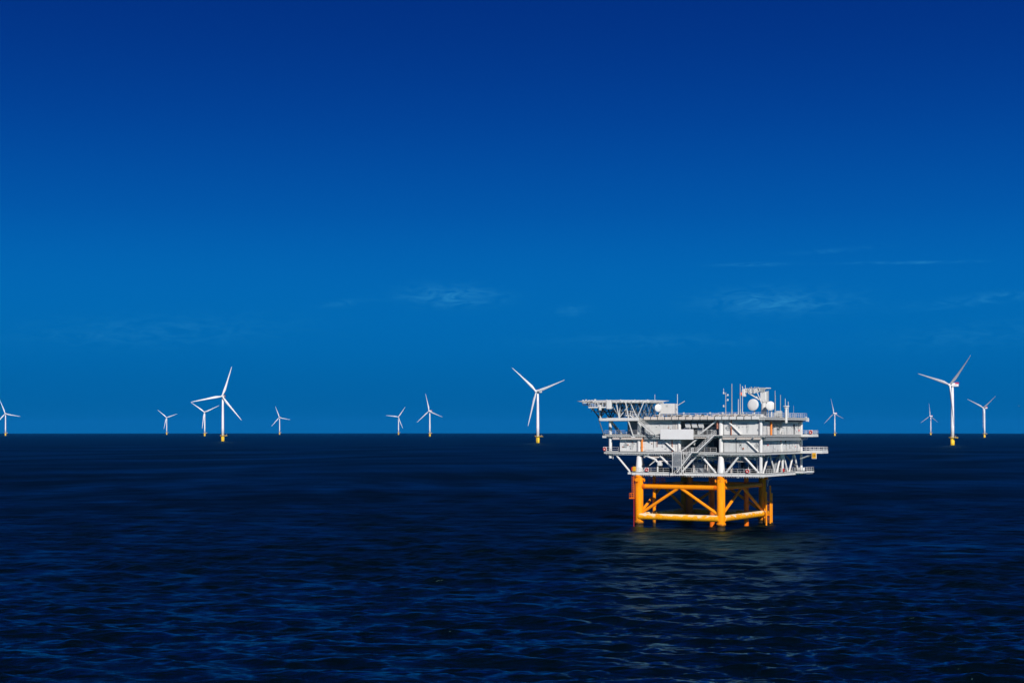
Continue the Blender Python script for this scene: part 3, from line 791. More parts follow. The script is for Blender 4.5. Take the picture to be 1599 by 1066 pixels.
# recess with machinery on the right side of the upper storey
for x, y, w, d, h, mat in ((9.4, 9.2, 1.0, 1.4, 1.5, GREY), (9.3, 11.4, 1.1, 1.2, 1.9, WHITE), (9.5, 13.6, .9, 1.8, 1.2, GALV)):
    small('machine_unit', x, y, ZU, w, d, h, mat)
m = MB(); m.beam((10.3, 13.0, ZU + .1), (10.3, 15.2, zt_u - .3), .25, .35); P('truss_brace', m, WHITE)
m = MB(); m.path([(9.9, 8.2, ZU + .2), (9.9, 8.2, ZU + 2.4), (9.9, 12.6, ZU + 2.4), (9.9, 12.6, ZU + 1.5)], .12, 8); m.path([(9.6, 8.6, ZU + 2.9), (9.6, 14.8, ZU + 2.9)], .16, 8); P('process_pipe', m, GALV)

# upper bay with radiator bank
for i in range(3):
    x = -9.6 + i * 1.75
    m = MB(); v = [(x, .0, ZR - 1.25), (x + 1.35, .0, ZR - 1.25), (x + 1.8, -.35, ZR - 2.45), (x + .45, -.35, ZR - 2.45)]
    m.add([(a, b - .06, c) for a, b, c in v] + [(a, b + .1, c) for a, b, c in v], [(3, 2, 1, 0), (4, 5, 6, 7), (0, 1, 5, 4), (1, 2, 6, 5), (2, 3, 7, 6), (3, 0, 4, 7)])
    P('radiator_panel', m, PALE)
for i in range(16):
    x = -10 + random.uniform(0, 9.2); y = random.uniform(.6, 6.0); h = random.uniform(.8, 2.4)
    small('machine_unit', x, y, ZU, random.uniform(.6, 1.6), random.uniform(.6, 1.2), h, random.choice([GREY, PALE, GALV, WHITE]))
for i in range(5):
    z = ZU + random.uniform(.6, 3); y = random.uniform(1.2, 5); x = -6 + random.uniform(-1, 2)
    m = MB(); m.path([(x, y, ZU), (x, y, z), (x + random.uniform(1.5, 4), y, z), (x + 4, y + .5, ZU + .2)], random.uniform(.07, .16), 8); P('process_pipe', m, random.choice([GALV, PALE, GREY]))
m = MB(); m.add([(-8.2, .6, ZU - .5), (-6.4, .6, ZU - .5), (-7.2, .6, ZU - 2.6), (-8.2, .3, ZU - .5), (-6.4, .3, ZU - .5), (-7.2, .3, ZU - 2.6)], [(0, 1, 2), (5, 4, 3), (0, 3, 4, 1), (1, 4, 5, 2), (2, 5, 3, 0)]); P('gusset_plate', m, PALE)
# lower bay and cellar equipment, mostly painted dark to deepen the shade
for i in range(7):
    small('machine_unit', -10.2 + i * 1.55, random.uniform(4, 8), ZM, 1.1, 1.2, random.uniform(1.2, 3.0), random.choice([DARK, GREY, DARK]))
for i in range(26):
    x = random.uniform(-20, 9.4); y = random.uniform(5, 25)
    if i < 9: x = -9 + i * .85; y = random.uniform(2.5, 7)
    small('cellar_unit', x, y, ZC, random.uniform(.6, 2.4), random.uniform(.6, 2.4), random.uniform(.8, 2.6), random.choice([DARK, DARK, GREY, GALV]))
for i in range(22):
    x = -8.6 + i * .36 if i < 14 else random.uniform(1.5, 9); y = random.uniform(1.6, 5)
    m = MB(); m.tube((x, y, ZC), (x, y, ZC + random.uniform(1.6, 4.4)), random.uniform(.05, .13), n=8); P('process_pipe', m, random.choice([GALV, PALE, GREY, TRAY, WHITE]))
for y, z, mat in ((1.3, ZM - 1.25, TRAY), (3.2, ZM - 1.7, PALE), (8, ZM - 1.2, GREY), (14, ZM - 1.5, GREY)):
    m = MB(); m.box(-20, 10, y, y + .55, z, z + .12); m.box(-20, 10, y, y + .03, z + .12, z + .25)
    for x in np.arange(-19, 10, 2.75): m.box(x, x + .08, y + .2, y + .28, z + .25, ZM - .5)
    P('cable_tray', m, mat)
m = MB(); m.beam((-20.6, -.2, ZM - 1.35), (-16.4, -.2, ZM - 1.35), .3, .3); m.beam((-16.4, -.2, ZM - 2.3), (-11.8, -.2, ZM - 2.3), .22, .22); P('monorail_beam', m, TRAY)

# deck-edge cable trays under the upper deck
for x0, x1, z in ((-29.0, -20.8, ZU - .85), (-29.0, -20.8, ZU - 1.15), (.8, 10.6, ZU - .75), (.8, 10.6, ZU - 1.05), (-6.6, -1.2, ZU - .8)):
    m = MB(); m.box(x0, x1, -1.0, -.3, z, z + .1); m.box(x0, x1, -1.03, -1.0, z - .02, z + .2)
    t = P('cable_tray', m, TRAY)
    m = MB()
    for x in np.arange(x0 + .4, x1, 1.85): m.box(x, x + .07, -1.05, -.26, z - .06, z + .26)
    P('tray_hanger', m, GREY, t)
for z in (ZU - .75, ZU - 1.05, ZU - 1.3):
    m = MB(); m.box(10.7, 11.35, 0.6, 29.6 + random.uniform(0, 2), z, z + .1); m.box(11.35, 11.38, .6, 30, z - .02, z + .16); P('cable_tray', m, GREY)
# vertical ladder-like trays up the front
for x in (-17.3,):
    m = MB()
    for dx_ in (0, .35): m.tube((x + dx_, -.1, ZM + 1.2), (x + dx_, -.1, zt_m), .03, n=4)
    for z in np.arange(ZM + 1.3, zt_m, .3): m.tube((x, -.1, z), (x + .35, -.1, z), .025, n=4)
    P('wall_ladder', m, RUST)

# roof-edge duct in sections
x = -20.0
while x < 10.3:
    x1 = min(x + 1.86, 10.6)
    if not (-.6 < x < .3):
        m = MB(); m.cbox(x, x1 - .07, YF - .55, YF - .22, ZR - .5, ZR + .22, .05); P('duct_section', m, TRAY if x < -2 else WHITE)
    x += 1.9
for x in np.arange(-20, 10.4, 1.9):
    m = MB(); m.path([(x - .03, YF - .6, ZR - .45), (x - .03, YF - .62, ZR + .15), (x + .4, YF - .7, ZR + .55), (x + .9, YF - .2, ZR + .6)], .06, 5); P('duct_bracket', m, DARK)

for x0, x1, z in ((-20.2, -16.2, ZU - .75), (-20.2, -16.2, ZU - 1.0), (-29.0, -20.8, ZM - .85), (1.2, 9.9, ZM - .8), (-9.0, -1.4, ZM - .9)):
    m = MB(); m.box(x0, x1, -.85, -.35, z, z + .08); m.box(x0, x1, -.88, -.85, z - .02, z + .14); P('cable_tray', m, GREY)
for y in np.arange(4.0, 27, 3.4):
    m = MB(); m.path([(11.0, y, ZU + .05), (11.0, y, ZU + 1.6), (10.3, y, ZU + 1.9)], .05, 5); P('standpipe', m, PALE)
# ---- white board hung on the front
m = MB(); m.cbox(-15.5, -6.6, -1.6, -1.5, ZU - 1.1, ZU + 1.4, .02); wb = P('white_board', m, paint('board_white', (.72, .705, .70), .6, .05, (.6, .6, .6), .2))
m = MB()
for x in (-15.2, -12.2, -9.6, -7.2): m.box(x, x + .1, -1.5, -1.06, ZU - 1.0, ZU + 1.3)
P('board_frame', m, GREY, wb)


# ---- stairs
def stair(x0, z0, x1, z1, y, w=1.0, rail=True):
    m = MB()
    for yy in (y - w / 2, y + w / 2): m.beam((x0, yy, z0), (x1, yy, z1), .07, .26)
    st = P('stair_flight', m, WHITE)
    m = MB(); n = max(4, int(abs(z1 - z0) / .22))
    for i in range(1, n):
        t = i / n; xx = x0 + (x1 - x0) * t; zz = z0 + (z1 - z0) * t; m.box(xx - .14, xx + .14, y - w / 2 + .05, y + w / 2 - .05, zz - .02, zz + .03)
    P('stair_tread', m, FLOOR, st)
    m = MB()
    for yy in (y - w / 2, y + w / 2):
        for h in (.6, 1.15): m.tube((x0, yy, z0 + h), (x1, yy, z1 + h), .04, n=4)
        for i in range(0, 7):
            t = i / 6; xx = x0 + (x1 - x0) * t; zz = z0 + (z1 - z0) * t; m.tube((xx, yy, zz), (xx, yy, zz + 1.15), .04, n=4)
    P('handrail', m, WHITE, st)
    return st


stair(-10.6, ZC + .1, -6.6, ZM, -2.0)
stair(-5.3, ZM, -.7, ZU, -2.0)
stair(-16.8, ZU, -23.2, ZR + .6, -2.0, 1.1)
m = MB(); m.box(-24.6, -23.1, -2.7, -1.2, ZR + .45, ZR + .6); ld = P('stair_landing', m, WHITE)
railing([(-23.2, -2.65, ZR + .6), (-24.55, -2.65, ZR + .6), (-24.55, -1.25, ZR + .6)], ld, sp=.7)
m = MB(); m.box(-6.7, -5.2, -2.6, -1.06, ZM - .15, ZM); ld = P('stair_landing', m, WHITE); railing([(-6.7, -2.55, ZM), (-5.2, -2.55, ZM)], ld, sp=.5)
m = MB(); m.box(-.8, .9, -2.6, -1.06, ZU - .15, ZU); ld = P('stair_landing', m, WHITE)
# stair tower with mesh cladding
m = MB()
for x in (-11.75, -9.3): m.beam((x, -2.6, ZC - .5), (x, -2.6, ZM), .12, .12); m.beam((x, -1.4, ZC - .5), (x, -1.4, ZM), .12, .12)
for z in (ZC - .4, ZC + 1.5, ZM - .1): m.beam((-11.75, -2.6, z), (-9.3, -2.6, z), .1, .12); m.beam((-11.75, -2.6, z), (-11.75, -1.4, z), .1, .12)
m.beam((-11.7, -2.6, ZC - .3), (-9.8, -2.6, ZC + 1.5), .07, .07); m.beam((-9.4, -2.6, ZC - .3), (-10.9, -2.6, ZC + 1.5), .07, .07)
m.box(-11.8, -8.9, -2.65, -1.06, ZC - .62, ZC - .45)
twr = P('stair_tower', m, WHITE)
m = MB()
for x in np.arange(-11.7, -9.3, .13): m.box(x, x + .065, -2.63, -2.59, ZC + 1.5, ZM - .1)
for z in np.arange(ZC + 1.55, ZM - .1, .28): m.box(-11.7, -9.3, -2.645, -2.63, z, z + .04)
P('mesh_panel', m, GALV, twr)

# small knuckle crane on the cellar deck, left
m = MB(); m.tube((-16.9, -.1, ZC), (-16.9, -.1, ZC + 2.6), .2, n=12)
kc = P('knuckle_crane', m, WHITE)
m = MB(); m.tube((-16.9, -.1, ZC + 2.5), (-17.6, -.3, ZC + 3.2), .26, n=10); m.tube((-17.5, -.3, ZC + 3.15), (-21.4, -.45, ZC + 4.5), .24, .16, n=10); m.tube((-17.4, -.3, ZC + 2.9), (-19.0, -.35, ZC + 1.7), .13, n=8); P('boom', m, WHITE, kc)
m = MB(); m.cbox(-16.8, -15.8, -.6, .5, ZC + 1.6, ZC + 2.7, .12); P('winch_housing', m, WHITE, kc)
m = MB(); m.tube((-21.2, -.45, ZC + 4.3), (-20.6, -.45, ZC + 2.0), .07, n=6); m.cbox(-20.9, -20.4, -.65, -.3, ZC + 1.5, ZC + 2.0, .05); P('hook', m, BLACK, kc)

# ---- helideck
HX, HY, HZ, HR = -28.8, 4.6, 31.35, 10.0
oct_ = lambda r: [(HX + r * math.cos(R(22.5 + 45 * i)), HY + r * math.sin(R(22.5 + 45 * i))) for i in range(8)]
m = MB(); m.prism(oct_(HR), HZ - .22, HZ); hd = P('helideck', m, PALE)
m = MB()
ri, ro = oct_(HR), oct_(HR + 1.7)
for i in range(8):
    a, b, c, d = ri[i], ri[(i + 1) % 8], ro[(i + 1) % 8], ro[i]
    m.path([(*a, HZ - .15), (*d, HZ + .02), (*c, HZ + .02), (*b, HZ - .15)], .06, 5)
    for k in range(1, 8):
        t = k / 8; p = Vector((*a, HZ - .15)).lerp(Vector((*b, HZ - .15)), t); q = Vector((*d, HZ + .02)).lerp(Vector((*c, HZ + .02)), t); m.tube(p, q, .04, n=4)
    for k in (1, 2, 3):
        t = k / 4; m.tube(Vector((*a, HZ - .15)).lerp(Vector((*d, HZ + .02)), t), Vector((*b, HZ - .15)).lerp(Vector((*c, HZ + .02)), t), .025, n=4)
P('safety_net', m, WHITE, hd)
m = MB()
for i in range(8):
    a, b = ri[i], ri[(i + 1) % 8]
    m.beam((*a, HZ - .38), (*b, HZ - .38), .25, .32)
for t in (-6, -2, 2, 6): m.beam((HX - 8.6, HY + t, HZ - .42), (HX + 8.6, HY + t, HZ - .42), .2, .36); m.beam((HX + t, HY - 8.6, HZ - .45), (HX + t, HY + 8.6, HZ - .45), .2, .36)
P('deck_girder', m, WHITE, hd)
m = MB()
for i in range(16):
    a = 2 * math.pi * i / 16; m.cbox(HX + 9.2 * math.cos(a) - .12, HX + 9.2 * math.cos(a) + .12, HY + 9.2 * math.sin(a) - .12, HY + 9.2 * math.sin(a) + .12, HZ, HZ + .22, .04)
P('perimeter_light', m, WHITE, hd)
# support frame under the helideck
FZ = ZR - .35
fx = (-36.5, -31.2, -26.0, -21.0); fy = (-3.4, 2.6, 8.6, 14)
m = MB()
for y in fy: m.beam((-34.6 if y > 0 else -31.4, y, FZ), (-20.5, y, FZ), .35, .75)
for x in (-31.2, -26.0, -23.4): m.beam((x, -3.6, FZ), (x, 14, FZ), .35, .7)
m.beam((-34.6, 2.6, FZ), (-34.6, 14, FZ), .3, .6); m.beam((-31.3, -3.5, FZ), (-34.6, 2.6, FZ), .3, .6)
fr = P('helideck_frame', m, WHITE)


def hstrut(a, b, r=.16, mat=WHITE):
    m = MB(); m.tube(a, b, r, n=10); P('helideck_strut', m, mat)


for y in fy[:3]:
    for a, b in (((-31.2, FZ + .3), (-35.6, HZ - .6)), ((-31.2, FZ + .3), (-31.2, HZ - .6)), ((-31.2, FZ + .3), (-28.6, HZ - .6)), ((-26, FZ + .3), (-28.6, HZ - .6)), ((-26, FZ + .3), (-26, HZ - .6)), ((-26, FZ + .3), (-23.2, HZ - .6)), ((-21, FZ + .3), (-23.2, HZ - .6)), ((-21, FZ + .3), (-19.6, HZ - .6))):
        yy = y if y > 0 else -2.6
        hstrut((a[0], y, a[1]), (b[0], yy, b[1]), .13 if y < 0 else .11, PALE if y < 0 and a[0] > -27 else SHADEGREY)
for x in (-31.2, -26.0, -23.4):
    hstrut((x, -3.4, FZ + .3), (x, -5.0, HZ - .6)); hstrut((x, 2.6, FZ + .3), (x, -.4, HZ - .6), .12, SHADEGREY); hstrut((x, -3.4, FZ + .3), (x, -.4, HZ - .6), .12, SHADEGREY)
for y in (2.6, 8.6): hstrut((-34.6, y, FZ + .3), (-37.4, y, HZ - .6), .15, SHADEGREY); hstrut((-34.6, y, FZ + .3), (-33.0, y, HZ - .6), .14, GREY)  # left struts, shade put into their greys
for y in (-.5, 2.6, 5.6, 8.6, 11.4):                     # finer lattice, the deck's shade put into its dark colour
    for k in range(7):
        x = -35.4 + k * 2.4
        hstrut((x, y, FZ + .5 if x > -33 else FZ + 1.8), (x + 1.2, y, HZ - .5), .07, SHADEGREY)
        hstrut((x + 2.4, y, FZ + .5 if x > -35 else FZ + 1.8), (x + 1.2, y, HZ - .5), .07, SHADEGREY)
m = MB()
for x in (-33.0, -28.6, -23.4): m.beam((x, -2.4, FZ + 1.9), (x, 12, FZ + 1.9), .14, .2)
P('lattice_chord', m, SHADEGREY)
# outriggers from the upper deck to the frame
for x in (-23.3, -31.4):
    hstrut((x, -.9, ZU - .3), (x - .2, -3.5, FZ - .1), .19 if x > -30 else .13, WHITE if x > -30 else SHADEGREY)  # left outrigger coloured dark as if shaded
    m = MB(); m.cbox(x - .5, x + .5, -1.0, -.2, ZU - .8, ZU - .15, .05); P('strut_shoe', m, WHITE)
hstrut((-30.1, .0, ZR - .5), (-27.0, .4, ZU + .2), .2, GREY)
hstrut((-31.4, 8.6, ZU - .3), (-34.6, 8.6, FZ - .1), .19)
# access platform below the left rim
WZ = HZ - 1.65
m = MB(); m.box(-33.2, -27.2, -6.2, -4.2, WZ - .2, WZ); ap = P('helideck_walkway', m, WHITE)
railing([(-27.3, -6.15, WZ), (-33.1, -6.15, WZ), (-33.1, -4.25, WZ)], ap, sp=1.0, r=.05)
for x in (-32.4, -30.0, -27.8):
    m = MB(); m.tube((x, -4.5, WZ - .1), (x, -4.5, HZ - .3), .08, n=6); m.beam((x, -6.1, WZ - .3), (x, -4.2, WZ - .3), .1, .2); P('hanger', m, WHITE, ap)
m = MB(); m.cbox(-28.0, -26.8, -6.5, -5.7, WZ - .5, HZ + .1, .06); P('fire_monitor_cabinet', m, WHITE, ap)
m = MB(); m.path([(-33.0, -5.8, HZ - .3), (-35.0, -5.8, HZ - .4), (-34.9, -5.8, HZ - 1.1), (-33.1, -5.8, HZ - 1.1)], .07, 6); P('gutter', m, DARK, ap)
m = MB(); m.cbox(-30.1, -29.5, -6.5, -6.2, WZ - .8, WZ + .5, .05); P('foam_tank', m, WHITE, ap)
m = MB()
for i in range(5): m.cbox(-35.6 + i * .8, -35.2 + i * .8, -5.0 + .1 * i, -4.6 + .1 * i, HZ - .1, HZ + random.uniform(.15, .5), .05)
P('deck_fitting', m, WHITE, hd)
m = MB(); m.tube((-17.9, .4, HZ - .1), (-17.9, .4, HZ + 1.5), .05, n=6); P('wind_sock_mast', m, WHITE, hd)
m = MB(); m.lathe([(.05, 0), (.25, .1), (.05, .25)], o=(-19.9, .5, HZ + .02), n=10); P('beacon', m, WHITE, hd)


# ---- roof equipment
def antenna(x, y, z0, z1, r=.07, mat=GALV):
    m = MB(); m.tube((x, y, z0), (x, y, z0 + (z1 - z0) * .25), r * 1.35, n=8); m.tube((x, y, z0 + (z1 - z0) * .25), (x, y, z1), r, r * .7, n=8)
    m.cbox(x - .18, x + .18, y - .18, y + .18, ZR, ZR + .2, .03)
    return P('antenna', m, mat)


for x, y, zt, r in ((-13.8, 5, 33.0, .09), (0, 3, 33.2, .12), (1.6, 3, 35.3, .14), (2.1, 6, 31.6, .09), (2.6, 6, 35.3, .15), (3.2, 6, 32.2, .08), (6.9, 14, 33.8, .12), (9.4, 12, 33.7, .11), (10.2, 10, 32.6, .12), (8.6, 18, 32.8, .11), (10.6, 16, 31.8, .08), (10.5, 18.4, 31.1, .09), (10.6, 22, 30.1, .05)):
    antenna(x, y, ZR, zt, r, WHITE if r in (.08, .09) else GALV)
m = MB(); m.tube((-13.8, 5, 30.1), (-11.8, 5, 31.2), .09, n=8); P('davit_arm', m, WHITE)
m = MB()
for z, s in ((29.7, -1), (31.2, 1), (32.4, 1), (32.9, -1)):
    m.tube((0, 3, z), (.55 * s, 3, z), .05, n=5); m.cbox(.55 * s - .14, .55 * s + .14, 2.86, 3.14, z - .1, z + .4, .04)
m.tube((-.55, 3, 32.9), (-.55, 3, 34.2), .05, n=5)
P('antenna_bracket', m, WHITE)


def dish(x, y, z, r, aim, name='satellite_dish'):
    aim = Vector(aim).normalized()
    m = MB(); m.tube((x, y + .9, ZR), (x, y + .9, z), .16, n=10); m.tube((x, y + .9, z), Vector((x, y, z)) - aim * .25, .12, n=8)
    d = P(name, m, WHITE)
    m = MB(); m.lathe([(r * .35, -.45), (r * .8, -.25), (r, -.02), (r, .12), (r * .97, .16), (r * .5, .2), (.01, .22)], o=(x, y, z), axis=aim, n=36)
    P('reflector', m, WHITE, d)


AIM = (.45, -1, .05)
dish(5.6, 7, 30.15, 1.47, (-.1, -1, .1)); dish(8.9, 10, 29.9, 1.15, (.5, -.85, .0)); dish(-18.0, 2.6, 29.5, 1.0, (.75, -.6, .05))
# container on the roof
ct = empty('equipment_container', PM @ Vector((-16.6, 6.0, ZR)), R(PA)); tag(ct, 'plain white box container on the roof beside the helideck', 'container')
m = MB(); m.cbox(-1.85, 1.85, -1.2, 1.2, 1.0, 3.6, .05); m.build('body', WHITE, ct)
for x in (-1.5, 1.5):
    for y in (-1.0, 1.0):
        m = MB(); m.box(x - .1, x + .1, y - .1, y + .1, 0, 1.0); m.build('leg', GREY, ct)
m = MB(); m.box(-.3, .3, -1.24, -1.2, 2.8, 3.3); m.build('vent', PALE, ct)
# pedestal crane
cx, cy = 6.5, 12.0
m = MB(); m.tube((cx, cy, ZR), (cx, cy, 31.0), .75, .7, n=16); m.tube((cx, cy, 30.9), (cx, cy, 31.2), .95, n=16); dc = P('deck_crane', m, WHITE)
m = MB(); m.cbox(cx - .7, cx + .8, cy - .9, cy + .9, 31.2, 33.4, .1); P('slew_housing', m, WHITE, dc)
m = MB(); m.cbox(cx + .75, cx + 1.05, cy - .5, cy + .6, 30.8, 33.6, .05); m.box(cx + .9, cx + 1.9, cy - .9, cy + .5, 29.6, 29.72); P('crane_ladder', m, PALE, dc)
m = MB(); m.path([(cx + 1.1, cy - .8, 29.7), (cx + 1.1, cy - .8, 30.9), (cx + 1.9, cy - .8, 30.9), (cx + 1.9, cy - .8, 29.7)], .05, 5); P('crane_railing', m, WHITE, dc)
m = MB(); tip = Vector((1.5, cy - .6, 33.6))
for dy_ in (-.45, .45):
    for dz_ in (0, .8): m.tube((cx + .6, cy + dy_, 33.4 + dz_), (tip.x, tip.y + dy_ * .6, tip.z - .2 + dz_ * .9), .1, n=6)
    for i in range(8):
        t0, t1 = i / 8, (i + 1) / 8; f0 = lambda t, dz_: Vector((cx + .6 + (tip.x - cx - .6) * t, cy + dy_ + (tip.y + dy_ * .6 - cy - dy_) * t, 33.4 + dz_ + (tip.z - .2 - 33.4) * t))
        m.tube(f0(t0, 0 if i % 2 else .8), f0(t1, .8 if i % 2 else 0), .06, n=5)
P('boom', m, WHITE, dc)
m = MB(); m.tube((cx - .6, cy - .7, 31.3), (2.6, cy - .6, 33.2), .17, n=8); m.tube((cx - .6, cy + .6, 31.3), (2.6, cy + .5, 33.2), .17, n=8); m.tube((cx - .2, cy - .9, 30.4), (cx - 1.5, cy - .8, 33.4), .1, n=8); P('luffing_cylinder', m, WHITE, dc)
m = MB(); m.cbox(1.0, 1.9, cy - 1.1, cy - .1, 32.3, 34.1, .12); m.tube((1.2, cy - .6, 34), (1.0, cy - .6, 34.9), .1, n=6); m.tube((1.8, cy - .6, 34), (1.8, cy - .6, 35.2), .07, n=6); P('boom_head', m, WHITE, dc)
m = MB(); m.lathe([(.05, -.5), (.36, -.36), (.5, 0), (.36, .36), (.05, .5)], o=(.75, cy - .7, 32.95), n=14); P('hook_ball', m, paint('hook_red', (.75, .08, .02), .4, .1), dc)
m = MB(); m.cbox(cx - 1.8, cx + 1.6, cy - .7, cy + .7, 34.2, 34.45, .06); m.cbox(cx - 2.2, cx - 1.2, cy - .5, cy + .5, 33.9, 34.3, .05); P('maintenance_platform', m, WHITE, dc)
m = MB()
for i in range(10): m.cbox(cx - 3.6 + i * .45, cx - 3.35 + i * .45, cy - .9, cy - .6, 34.1 + random.uniform(-.3, .1), 34.5 + random.uniform(-.1, .25), .03)
P('winch_gear', m, GREY, dc)
# white mast with cap on the right side
m = MB(); m.tube((12.1, 12.5, 25.7), (12.1, 12.5, 29.3), .33, n=14); m.tube((12.1, 12.5, 29.3), (12.1, 12.5, 29.6), .5, n=14); m.tube((12.1, 12.5, 29.6), (12.1, 12.5, 29.75), .22, n=12); m.tube((12.1, 12.5, 29.75), (12.1, 12.5, 29.95), .8, n=18); P('radar_mast', m, WHITE)
m = MB(); m.cbox(9.9, 11.1, 11.2, 12.6, ZR, ZR + 1.7, .1); m.cbox(9.9, 11.1, 9.8, 11.0, ZR + .3, ZR + 1.2, .06); P('vent_housing', m, PALE)
m = MB(); m.box(10.35, 11.5, 2.6, 28.4, ZR - .95, ZR - .75); m.box(10.35, 10.45, 2.6, 28.4, ZR - .75, ZR - .56); P('roof_shade_strip', m, DARK)  # dark strip painted in for the shade between roof and wall
for i in range(14):
    x = 2.0 + i * .36; m = MB(); m.cbox(x, x + random.uniform(.2, .45), cy - .95, cy - .55, 33.2 + random.uniform(-.2, .5), 33.8 + random.uniform(0, .6), .04); P('boom_fitting', m, random.choice([WHITE, PALE, GREY]), dc)
# miscellaneous roof units, pipes and lamps
for i in range(78):
    x = random.uniform(-19.5, 10.2); y = random.uniform(.3, 4.0) if i % 3 else random.uniform(4, 26)
    s = random.uniform(.2, .8); mat = random.choice([WHITE, PALE, GREY, GALV, WHITE, DARK, TRAY])
    if i % 4 == 0:
        m = MB(); h = random.uniform(.5, 1.2); m.tube((x, y, ZR), (x, y, ZR + h), s * .2, n=8); m.tube((x, y, ZR + h), (x, y, ZR + h + .18), s * .45, n=10); P('roof_vent', m, mat)
    else: small('roof_unit', x, y, ZR, s * 1.4, s, random.uniform(.25, .95), mat)
for i in range(7):
    y = random.uniform(.2, 3); z = ZR + random.uniform(.25, .7); x0 = random.uniform(-19, 3)
    m = MB(); m.path([(x0, y, ZR), (x0, y, z), (x0 + random.uniform(3, 8), y, z), (x0 + 8.2, y + .3, ZR + .1)], random.uniform(.05, .12), 6); P('roof_pipe', m, random.choice([GALV, PALE, TRAY]))
m = MB(); m.box(.6, 9.8, 3.4, 3.55, ZR + .1, ZR + .85); P('wind_screen', m, GREY)
for x in (-9.9, -2.9, .4): small('lamp_head', x, .1, ZR + 1.0, .35, .35, .3, WHITE); small('lamp_post', x, .1, ZR, .12, .12, 1.0, WHITE)
m = MB(); m.box(11.6, 11.9, 28.2, 29.6, ZR - .8, ZR + .1); m.path([(11.3, 29, ZR + .3), (12.1, 29.2, ZR - .2), (12.0, 29.2, ZR - .9)], .12, 6); P('roof_outlet', m, WHITE)


# floodlights along the deck edges, conduits and hanging cable loops
for z, xs in ((ZM - .55, (-26, -19, -3.5, 3.2, 8.2)), (ZU - .4, (-26.5, -3.0, 4.6, 8.8)), (ZC - .75, (-18, -7, 5))):
    for x in xs:
        m = MB(); m.tube((x, YF + .1, z), (x, YF - .25, z - .12), .04, n=5); m.cbox(x - .22, x + .22, YF - .45, YF - .2, z - .32, z - .08, .03); P('floodlight', m, GREY)
for w, x0, x1, z0 in ((w_ml, -27.2, -22.9, ZM), (w_mc, -20.2, -11.8, ZM), (w_mr, .8, 9.7, ZM), (w_ur, .8, 9.7, ZU), (w_uc, -20.2, -13.2, ZU)):
    for k in range(3):
        z = z0 + random.uniform(2.2, 3.0) + .12 * k; xa = x0 + random.uniform(0, .5) * (x1 - x0); xb = xa + random.uniform(.3, .5) * (x1 - x0)
        m = MB(); m.path([(xa, -.06, z), (xb, -.06, z), (xb, -.06, z0 + random.uniform(.2, 1.4))], .035, 5); P('conduit', m, random.choice([GREY, DARK, PALE]), w)
for i in range(16):
    y = random.uniform(1.5, 27.5); up = i % 2; z0 = ZU if up else ZM
    if up and 7.2 < y < 15.8: continue
    m = MB(); m.path([(10.17, y, z0 + random.uniform(.1, 1.0)), (10.17, y, z0 + 3.0), (10.17, y + random.uniform(.3, 1.5), z0 + 3.0)], .04, 5); P('conduit', m, random.choice([GREY, DARK, RED if i % 5 == 0 else GREY]), w_urb if up else w_mr)
for k in range(22):
    x = random.uniform(-19, 9); y = random.uniform(.2, 2.5); m = MB(); m.path([(x, y, ZM - .6), (x, y, ZM - random.uniform(1.4, 2.6)), (x + random.uniform(1, 3.5), y, ZM - random.uniform(1.4, 2.6))], random.uniform(.05, .12), 6); P('process_pipe', m, random.choice([GALV, PALE, TRAY, WHITE]))
for x in (3.6, 6.8, 8.4):
    small('valve_box', x, .9, ZM - 1.9, .35, .3, .7, WHITE)
m = MB()
for x in np.arange(-19.0, 10, .52): m.box(x, x + .05, -.34, -.28, ZR - .95, ZR - .6)
tag(P('hanger_rod', m, GREY), kind='stuff')
# ---- loose safety gear (things of their own)
def lifebuoy(loc, rz, label):
    r = empty('lifebuoy', PM @ Vector(loc), R(PA + rz)); tag(r, label, 'lifebuoy', 'lifebuoys and their holders on the railings')
    m = MB(); n = 16; pts = [(.36 * math.cos(2 * math.pi * i / n), 0, .36 * math.sin(2 * math.pi * i / n) + .5) for i in range(n + 1)]
    m.path(pts, .12, 8); m.build('ring', RED, r)
    m = MB(); m.box(-.5, .5, .14, .2, 0, 1.05); m.build('backing_board', WHITE, r)


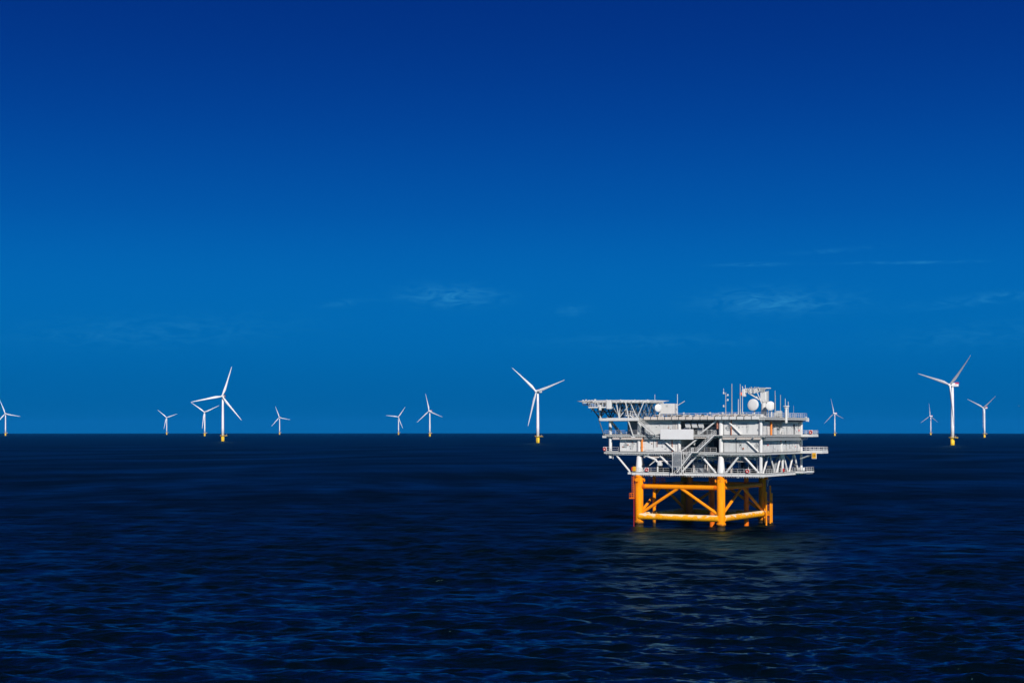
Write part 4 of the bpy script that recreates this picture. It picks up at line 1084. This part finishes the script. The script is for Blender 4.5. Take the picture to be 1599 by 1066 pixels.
lifebuoy((7.3, -1.2, ZC + .1), 0, 'red lifebuoy on the lowest deck railing right of the near leg')
lifebuoy((11.75, 11.6, ZC + .1), 90, 'red lifebuoy on the right side of the lowest deck among slanting braces')
lifebuoy((-31.1, -1.25, ZM + .1), 0, 'red lifebuoy at the left end of the middle deck railing')
lifebuoy((-19.4, -1.2, ZC + .1), 0, 'red lifebuoy on the lowest deck railing beside the small crane')
lifebuoy((14.2, 24.6, ZU + .15), 0, 'red lifebuoy at the end of the upper right balcony')
m = MB(); m.lathe([(.2, -.85), (.45, -.8), (.5, -.6), (.5, -.06), (.54, -.04), (.54, .04), (.5, .06), (.5, .6), (.45, .8), (.2, .85)], o=(0, 0, .6), axis=(1, 0, 0), n=18)
lr = empty('life_raft', PM @ Vector((12.9, 21.4, ZC)), R(PA)); m.build('canister', WHITE, lr)
m = MB(); m.box(-.6, -.5, -.4, .4, 0, .3); m.box(.5, .6, -.4, .4, 0, .3); m.build('cradle', GREY, lr)
tag(lr, 'white barrel shaped life raft canister at the right end of the lowest deck', 'life raft')
fb = empty('fire_box', PM @ Vector((-22.9, -.95, ZC)), R(PA)); m = MB(); m.cbox(-.4, .3, -.3, .3, .2, 1.35, .05); m.build('cabinet', SIGNY, fb)
m = MB(); m.cbox(-.78, -.42, -.25, .25, .3, 1.2, .05); m.build('side_locker', RED, fb)
m = MB(); m.box(-.5, -.4, -.25, .25, 0, .2); m.box(.4, .5, -.25, .25, 0, .2); m.build('foot', GREY, fb)
tag(fb, 'yellow and red equipment cabinet on the lowest deck at the left leg', 'cabinet')

# ------------------------------------------------------------------ gull
gl = empty('gull', (430.0, 1290.0, 44.0), R(25)); tag(gl, 'tiny white gull flying over the horizon at the right edge', 'bird')
m = MB(); m.lathe([(.02, -.28), (.07, -.2), (.1, 0), (.08, .15), (.05, .22), (.02, .3)], axis=(0, 1, 0), n=10); m.build('body', TURB, gl)
for s in (-1, 1):
    m = MB(); v = [(s * .06, -.08, .04), (s * .06, .1, .04), (s * .4, .14, .2), (s * .4, -.02, .2), (s * .85, -.02, .12), (s * .85, -.06, .12)]
    m.add([(x, y, z + .012) for x, y, z in v] + [(x, y, z - .012) for x, y, z in v], [(0, 1, 2, 3), (3, 2, 4, 5), (9, 8, 7, 6), (11, 10, 8, 9), (1, 7, 8, 2), (2, 8, 10, 4), (0, 3, 9, 6), (3, 5, 11, 9), (4, 10, 11, 5)]); m.build('wing', TURB, gl)
